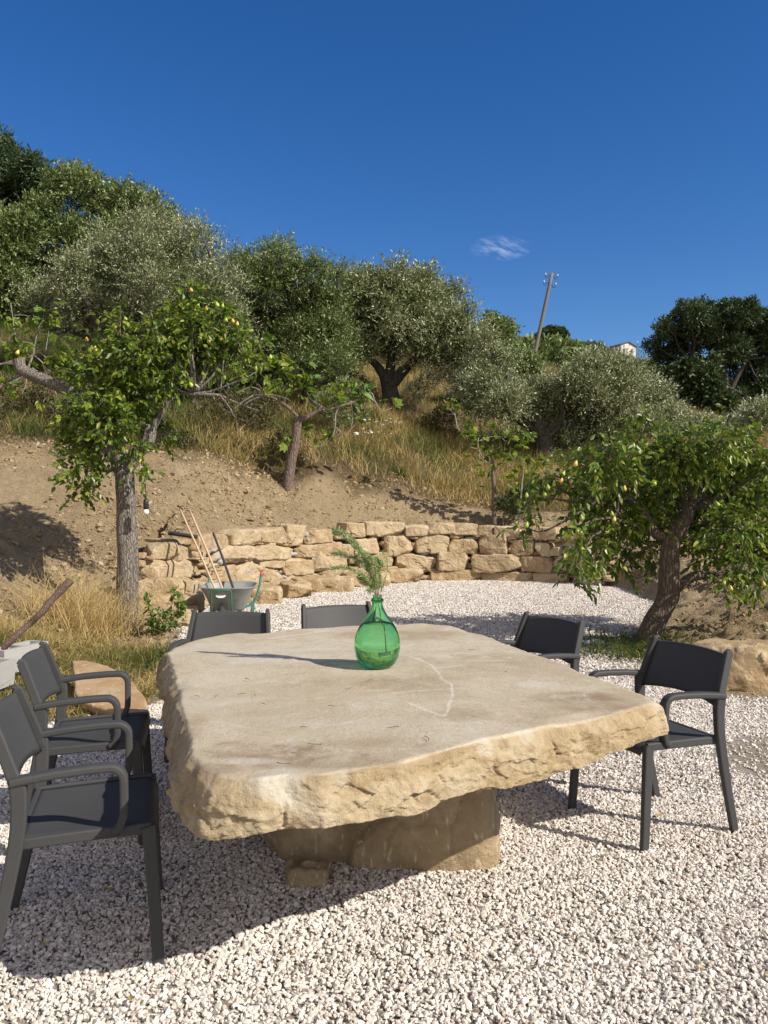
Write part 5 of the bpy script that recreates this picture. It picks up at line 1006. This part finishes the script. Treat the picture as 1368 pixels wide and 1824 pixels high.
# ------------------------------------------------------------------ smaller things
# flat fallen slab
def onplane(px, py, y0, z0, sl):
    k_ = (py - HOR) / FPX; Y = (CAMH - z0 + sl * y0) / (k_ + sl); return at(px, py, Y)
pl = [(128, 1176), (132, 1206), (137, 1240), (158, 1254), (210, 1266), (262, 1278), (260, 1252), (248, 1230), (230, 1212), (205, 1194), (180, 1183), (150, 1176)]
tp = np.array([onplane(px, py, 5.9, .09, .11) for px, py in pl]); n = len(tp); c0 = tp.mean(0)
M2 = 8; ring = []
tpd = catmull(np.vstack([tp, tp[:1]]), 8)[:-1]; tpd[:, :2] += (fbm(tpd * 9, 3, 4) * .012)[:, None]; m_ = len(tpd); rings = [c0 + (tpd - c0) * t for t in (.01, .35, .7, .93, 1.0)]; rings += [c0 + (tpd - c0) * 1.01 - np.array([0, 0, .015]), c0 + (tpd - c0) * .985 - np.array([0, 0, .06]), c0 + (tpd - c0) * .9 - np.array([0, 0, .08]), c0 + (tpd - c0) * .01 - np.array([0, 0, .08])]
V = np.concatenate(rings); V[:, 2] += fbm(V * 5, 3, 6) * .008; i_ = np.arange(len(rings) - 1)[:, None] * m_; j = np.arange(m_)[None]; k = (j + 1) % m_
acc = Acc(); acc.add(V - c0, [np.stack([i_ + j, i_ + k, i_ + m_ + k, i_ + m_ + j], -1).reshape(-1, 4)]); o = acc.build('flat_slab', MAT['flat_stone'], smooth=True); o.location = c0; tag(o, 'flat brown stone slab with a curved edge lying in the grass behind the left chairs', 'stone slab')
# boulder on the right
acc = Acc(); rock(acc, (0, 0, 0), (1.7, .62, .40), n=70, k=6, amp=.10, freq=1.3, seed=14, chip=.05, facet=.12, rot=rotz(-.08)); o = acc.build('boulder', MAT['block'], smooth=True); o.location = (3.48, 6.72, .15); tag(o, 'long ochre boulder edging the gravel at the right picture edge', 'boulder')
# cinder blocks
def cinder(loc, rz, lab, tilt=0):
    acc = Acc(); w_, d_, h_ = .5, .2, .2; t_ = .035
    for y_ in (-d_ / 2 + t_ / 2, d_ / 2 - t_ / 2): box(acc, (0, y_, 0), (w_, t_, h_))
    for x_ in (-w_ / 2 + t_ / 2, 0, w_ / 2 - t_ / 2): box(acc, (x_, 0, 0), (t_, d_ - 2 * t_, h_))
    o = acc.build('cinder_block', MAT['concrete']); o.location = loc; o.rotation_euler = (tilt, 0, rz); return tag(o, lab, 'cinder block', 'hollow concrete blocks')
cinder((-3.10, 6.75, .24), 1.25, 'hollow concrete block behind the second chair back, its open top showing'); cinder((-3.08, 6.15, .20), 1.45, 'hollow concrete block cut by the left picture edge', .1)
# dead branch
acc = Acc(); b0 = at(-25, 1185, 6.7); tube(acc, [b0 - b0, at(20, 1140, 6.7) - b0, at(52, 1112, 6.8) - b0, at(70, 1095, 6.8) - b0, at(95, 1065, 6.9) - b0, at(126, 1033, 7.0) - b0], .026, .034, 8, .3, 4, 6, freq=20); o = acc.build('dead_branch', MAT['dead_branch'], smooth=True); o.location = b0; tag(o, 'crooked dark dead branch sticking up from the concrete blocks', 'branch')
# bulb hanging in the pear tree
bt_ = at(260, 912, 9.75); lamp = thing('hanging_bulb', 'white light bulb in a black socket hanging from the left pear tree', 'lamp', tuple(bt_)); acc = Acc(); lathe(acc, [(.0001, -.036), (.015, -.034), (.030, -.020), (.036, .0), (.033, .018), (.024, .032), (.0001, .034)], seg=20); acc.build('bulb', MAT['bulb'], lamp, smooth=True)
acc = Acc(); lathe(acc, [(.0001, .030), (.027, .032), (.032, .05), (.032, .13), (.026, .15), (.010, .165), (.0001, .166)], seg=20); acc.build('socket', MAT['black_plastic'], lamp, smooth=True); acc = Acc(); tube(acc, [(0, 0, .16), (-.005, 0, .35), (-.01, .1, .62)], .004, .004, 6); acc.build('cord', MAT['black_plastic'], lamp)
# slate board on wall
acc = Acc(); box(acc, (0, 0, 0), (.42, .22, .035)); box(acc, (-.02, -.118, .022), (.40, .02, .012)); o = acc.build('slate_board', MAT['slate']); o.location = at(326, 953, 11.6); o.rotation_euler = (.1, .16, .25); tag(o, 'black board lying on top of the left end of the stone wall', 'board')
# rubble on the steps
for q, (px, py, Y, s_, mt, lab) in enumerate([(244, 1004, 10.75, (.22, .12, .09), 'block', 'small tan brick of stone on the wall step by the trunk'), (268, 994, 11.0, (.14, .12, .05), 'flat_stone', 'flat greyish chip of rubble on the wall step'), (252, 990, 11.1, (.14, .12, .09), 'flat_stone', 'rough chip of stone behind the small tan brick')]):
    acc = Acc(); rock(acc, (0, 0, 0), s_, n=8, k=6, amp=.12, seed=60 + q, chip=.1); o = acc.build('rubble_stone', MAT[mt], smooth=True); o.location = at(px, py, Y); tag(o, lab, 'stone')
# plastic bottle in the grass
acc = Acc(); lathe(acc, smoothprof([(.0001, 0), (.03, .002), (.033, .02), (.031, .07), (.033, .13), (.032, .19), (.02, .225), (.012, .24), (.012, .26)], 3), seg=18); g = gnd(1036, 1152); o = acc.build('plastic_bottle', MAT['pet'], smooth=True); o.location = (g[0], g[1], .04); o.rotation_euler = (0, R(88), .1); tag(o, 'crumpled clear plastic bottle lying in the green grass tuft', 'bottle')

# wheelbarrow seen from its nose
wbx, wby = at(407, 1050, 10.4)[:2]; wbr = thing('wheelbarrow', 'grey metal wheelbarrow with green tube frame parked at the wall', 'wheelbarrow', (wbx, wby, 0), R(4))
TZ = .49; acc = Acc(); rows = [(.0, .02), (.5, .17), (.8, .24), (1.0, .50), (1.03, .50)]
def tray(z, f, inset=0):   # outline: narrower at the bottom
    hw0, hw1 = .20, .345; hd0, hd1 = .24, .46; hw = hw0 + (hw1 - hw0) * f - inset; hd = hd0 + (hd1 - hd0) * f - inset; a = np.linspace(0, 2 * math.pi, 40, endpoint=False); k_ = 4.5; cx_, sx_ = np.cos(a), np.sin(a); r_ = (np.abs(cx_) ** k_ + np.abs(sx_) ** k_) ** (-1 / k_); return np.stack([hw * r_ * cx_, .08 + hd * r_ * sx_ - .12 * (1 - f) * 0, np.full(40, z)], 1)
rings = [tray(TZ - .31, 0) * np.array([.02, .02, 1]), tray(TZ - .31, 0), tray(TZ - .28, .12), tray(TZ - .12, .55), tray(TZ - .01, .97), tray(TZ, 1.02), tray(TZ + .006, 1.0), tray(TZ - .01, .95), tray(TZ - .12, .52), tray(TZ - .27, .08), tray(TZ - .30, 0) * np.array([.02, .02, 1])]
V = np.concatenate(rings); i_ = np.arange(len(rings) - 1)[:, None] * 40; j = np.arange(40)[None]; k = (j + 1) % 40; acc.add(V, [np.stack([i_ + j, i_ + k, i_ + 40 + k, i_ + 40 + j], -1).reshape(-1, 4)]); tray_o = acc.build('tray', MAT['galv'], wbr, smooth=True)
acc = Acc(); lathe(acc, [(.0001, .006), (.055, .004), (.058, 0), (.0001, -.002)], seg=24); o = acc.build('maker_badge', MAT['white_label'], tray_o); o.location = (-.06, -.315, TZ - .095); o.rotation_euler = (R(62 + 0), 0, 0); o.scale = (1.1, .62, 1)
acc = Acc()
for q in range(3): box(acc, (-.028 + q * .026, 0, .0075), (.018, .022 + .008 * (q % 2), .002))
o2 = acc.build('badge_mark', MAT['galv'], o)
acc = Acc(); tube(acc, [(-.165, -.30, .10), (-.165, -.385, .25), (-.165, -.43, TZ - .035), (-.15, -.435, TZ - .015), (.07, -.435, TZ - .015), (.085, -.43, TZ - .035), (.085, -.385, .25), (.085, -.30, .10)], .010, .010, 8, sm=0)
for s in (-1, 1): tube(acc, [(s * .07 - .04, -.30, .10), (s * .20, .0, .20), (s * .30, .40, .24), (s * .345, .62, .42), (s * .36, .72, .56)], .016, .016, 8, sm=5); tube(acc, [(s * .27, .28, .23), (s * .27, .34, .0), (s * .27, .44, .0), (s * .29, .45, .27)], .013, .013, 8, sm=0)
acc.build('frame', MAT['green_paint'], wbr, smooth=True)
for s in (-1, 1): a2 = Acc(); tube(a2, [(s * .36, .715, .55), (s * .365, .76, .61)], .02, .019, 10, sm=0); a2.build('grip', MAT['red_grip'], wbr, smooth=True)
a2 = Acc(); a_ = np.linspace(0, 2 * math.pi, 28, endpoint=False); tube(a2, [(-.04, -.30 + .10 * math.cos(q), .14 + .10 * math.sin(q)) for q in np.linspace(0, 2 * math.pi, 29)], .04, .04, 10, sm=0, cap=False); whl = a2.build('wheel', MAT['tire'], wbr, smooth=True); a3 = Acc(); tube(a3, [(-.075, -.30, .14), (-.005, -.30, .14)], .07, .07, 20, sm=0); a3.build('rim', MAT['galv'], whl)
# long tool handles standing in the wheelbarrow against the wall
for a_px, b_px, Ya, Yb, r_, mt, nm, lab in [((384, 1052), (321, 908), 10.5, 11.2, .015, 'wood', 'tool_handle', 'long wooden tool handle standing in the wheelbarrow, farthest from the iron bar'), ((398, 1054), (338, 909), 10.45, 11.3, .016, 'wood', 'tool_handle', 'long wooden tool handle in the wheelbarrow, next to the iron bar'), ((416, 1050), (380, 950), 10.6, 11.9, .017, 'dark_iron', 'iron_bar', 'dark iron bar leaning from the wheelbarrow against the wall')]:
    a = at(*a_px, Ya); b = at(*b_px, Yb); a = a + (a - b) * .07; acc = Acc(); tube(acc, [(0, 0, 0), (b - a) * .5 + np.array([.005, 0, .004]), b - a], r_, r_ * .92, 8, sm=5); o = acc.build(nm, MAT[mt], smooth=True); o.location = a; tag(o, lab, 'tool', 'long tools in the wheelbarrow')
# little dry twigs and pine needles on the slab
acc = Acc(); rs = np.random.default_rng(8)
for px, py in [(357, 1140), (440, 1213), (430, 1240), (385, 1245), (455, 1242), (470, 1258), (540, 1300), (620, 1230), (660, 1215), (560, 1330), (505, 1365), (350, 1245), (590, 1262), (700, 1300), (840, 1160), (900, 1200), (640, 1140), (760, 1320)] :
    g = gnd(px, py, ZT); a = rs.uniform(0, 6.28); l_ = rs.uniform(.008, .028); tube(acc, [(g[0] - math.cos(a) * l_, g[1] - math.sin(a) * l_, ZT + .008), (g[0] + rs.normal(0, .004), g[1] + rs.normal(0, .006), ZT + .010), (g[0] + math.cos(a) * l_, g[1] + math.sin(a) * l_, ZT + .008)], .0012, .0008, 4, sm=3)
tag(acc.build('dry_needles', MAT['dead_branch']), label='scattered dry needles and bits of twig on the stone tabletop', kind='stuff')
acc = Acc(); n = 90; yy = rng.uniform(2.4, 9, n); xx = rng.uniform(-.5, .5, n) * yy; k_ = polydist(xx, yy, TERR) < -.1; xx, yy = xx[k_], yy[k_]; n = len(xx)
leafmesh(acc, np.stack([xx, yy, H(xx, yy, False) + .022], 1), np.stack([rng.normal(size=n), rng.normal(size=n), rng.normal(0, .15, n)], 1), np.stack([rng.normal(0, .3, n), rng.normal(0, .3, n), np.ones(n)], 1), rng.uniform(.02, .045, n), .016, True, tint=rng.uniform(.55, 1, n))
tag(acc.build('fallen_leaves', MAT['grass']), label='a few small dry leaves lying on the white gravel', kind='stuff')
print('scene built')
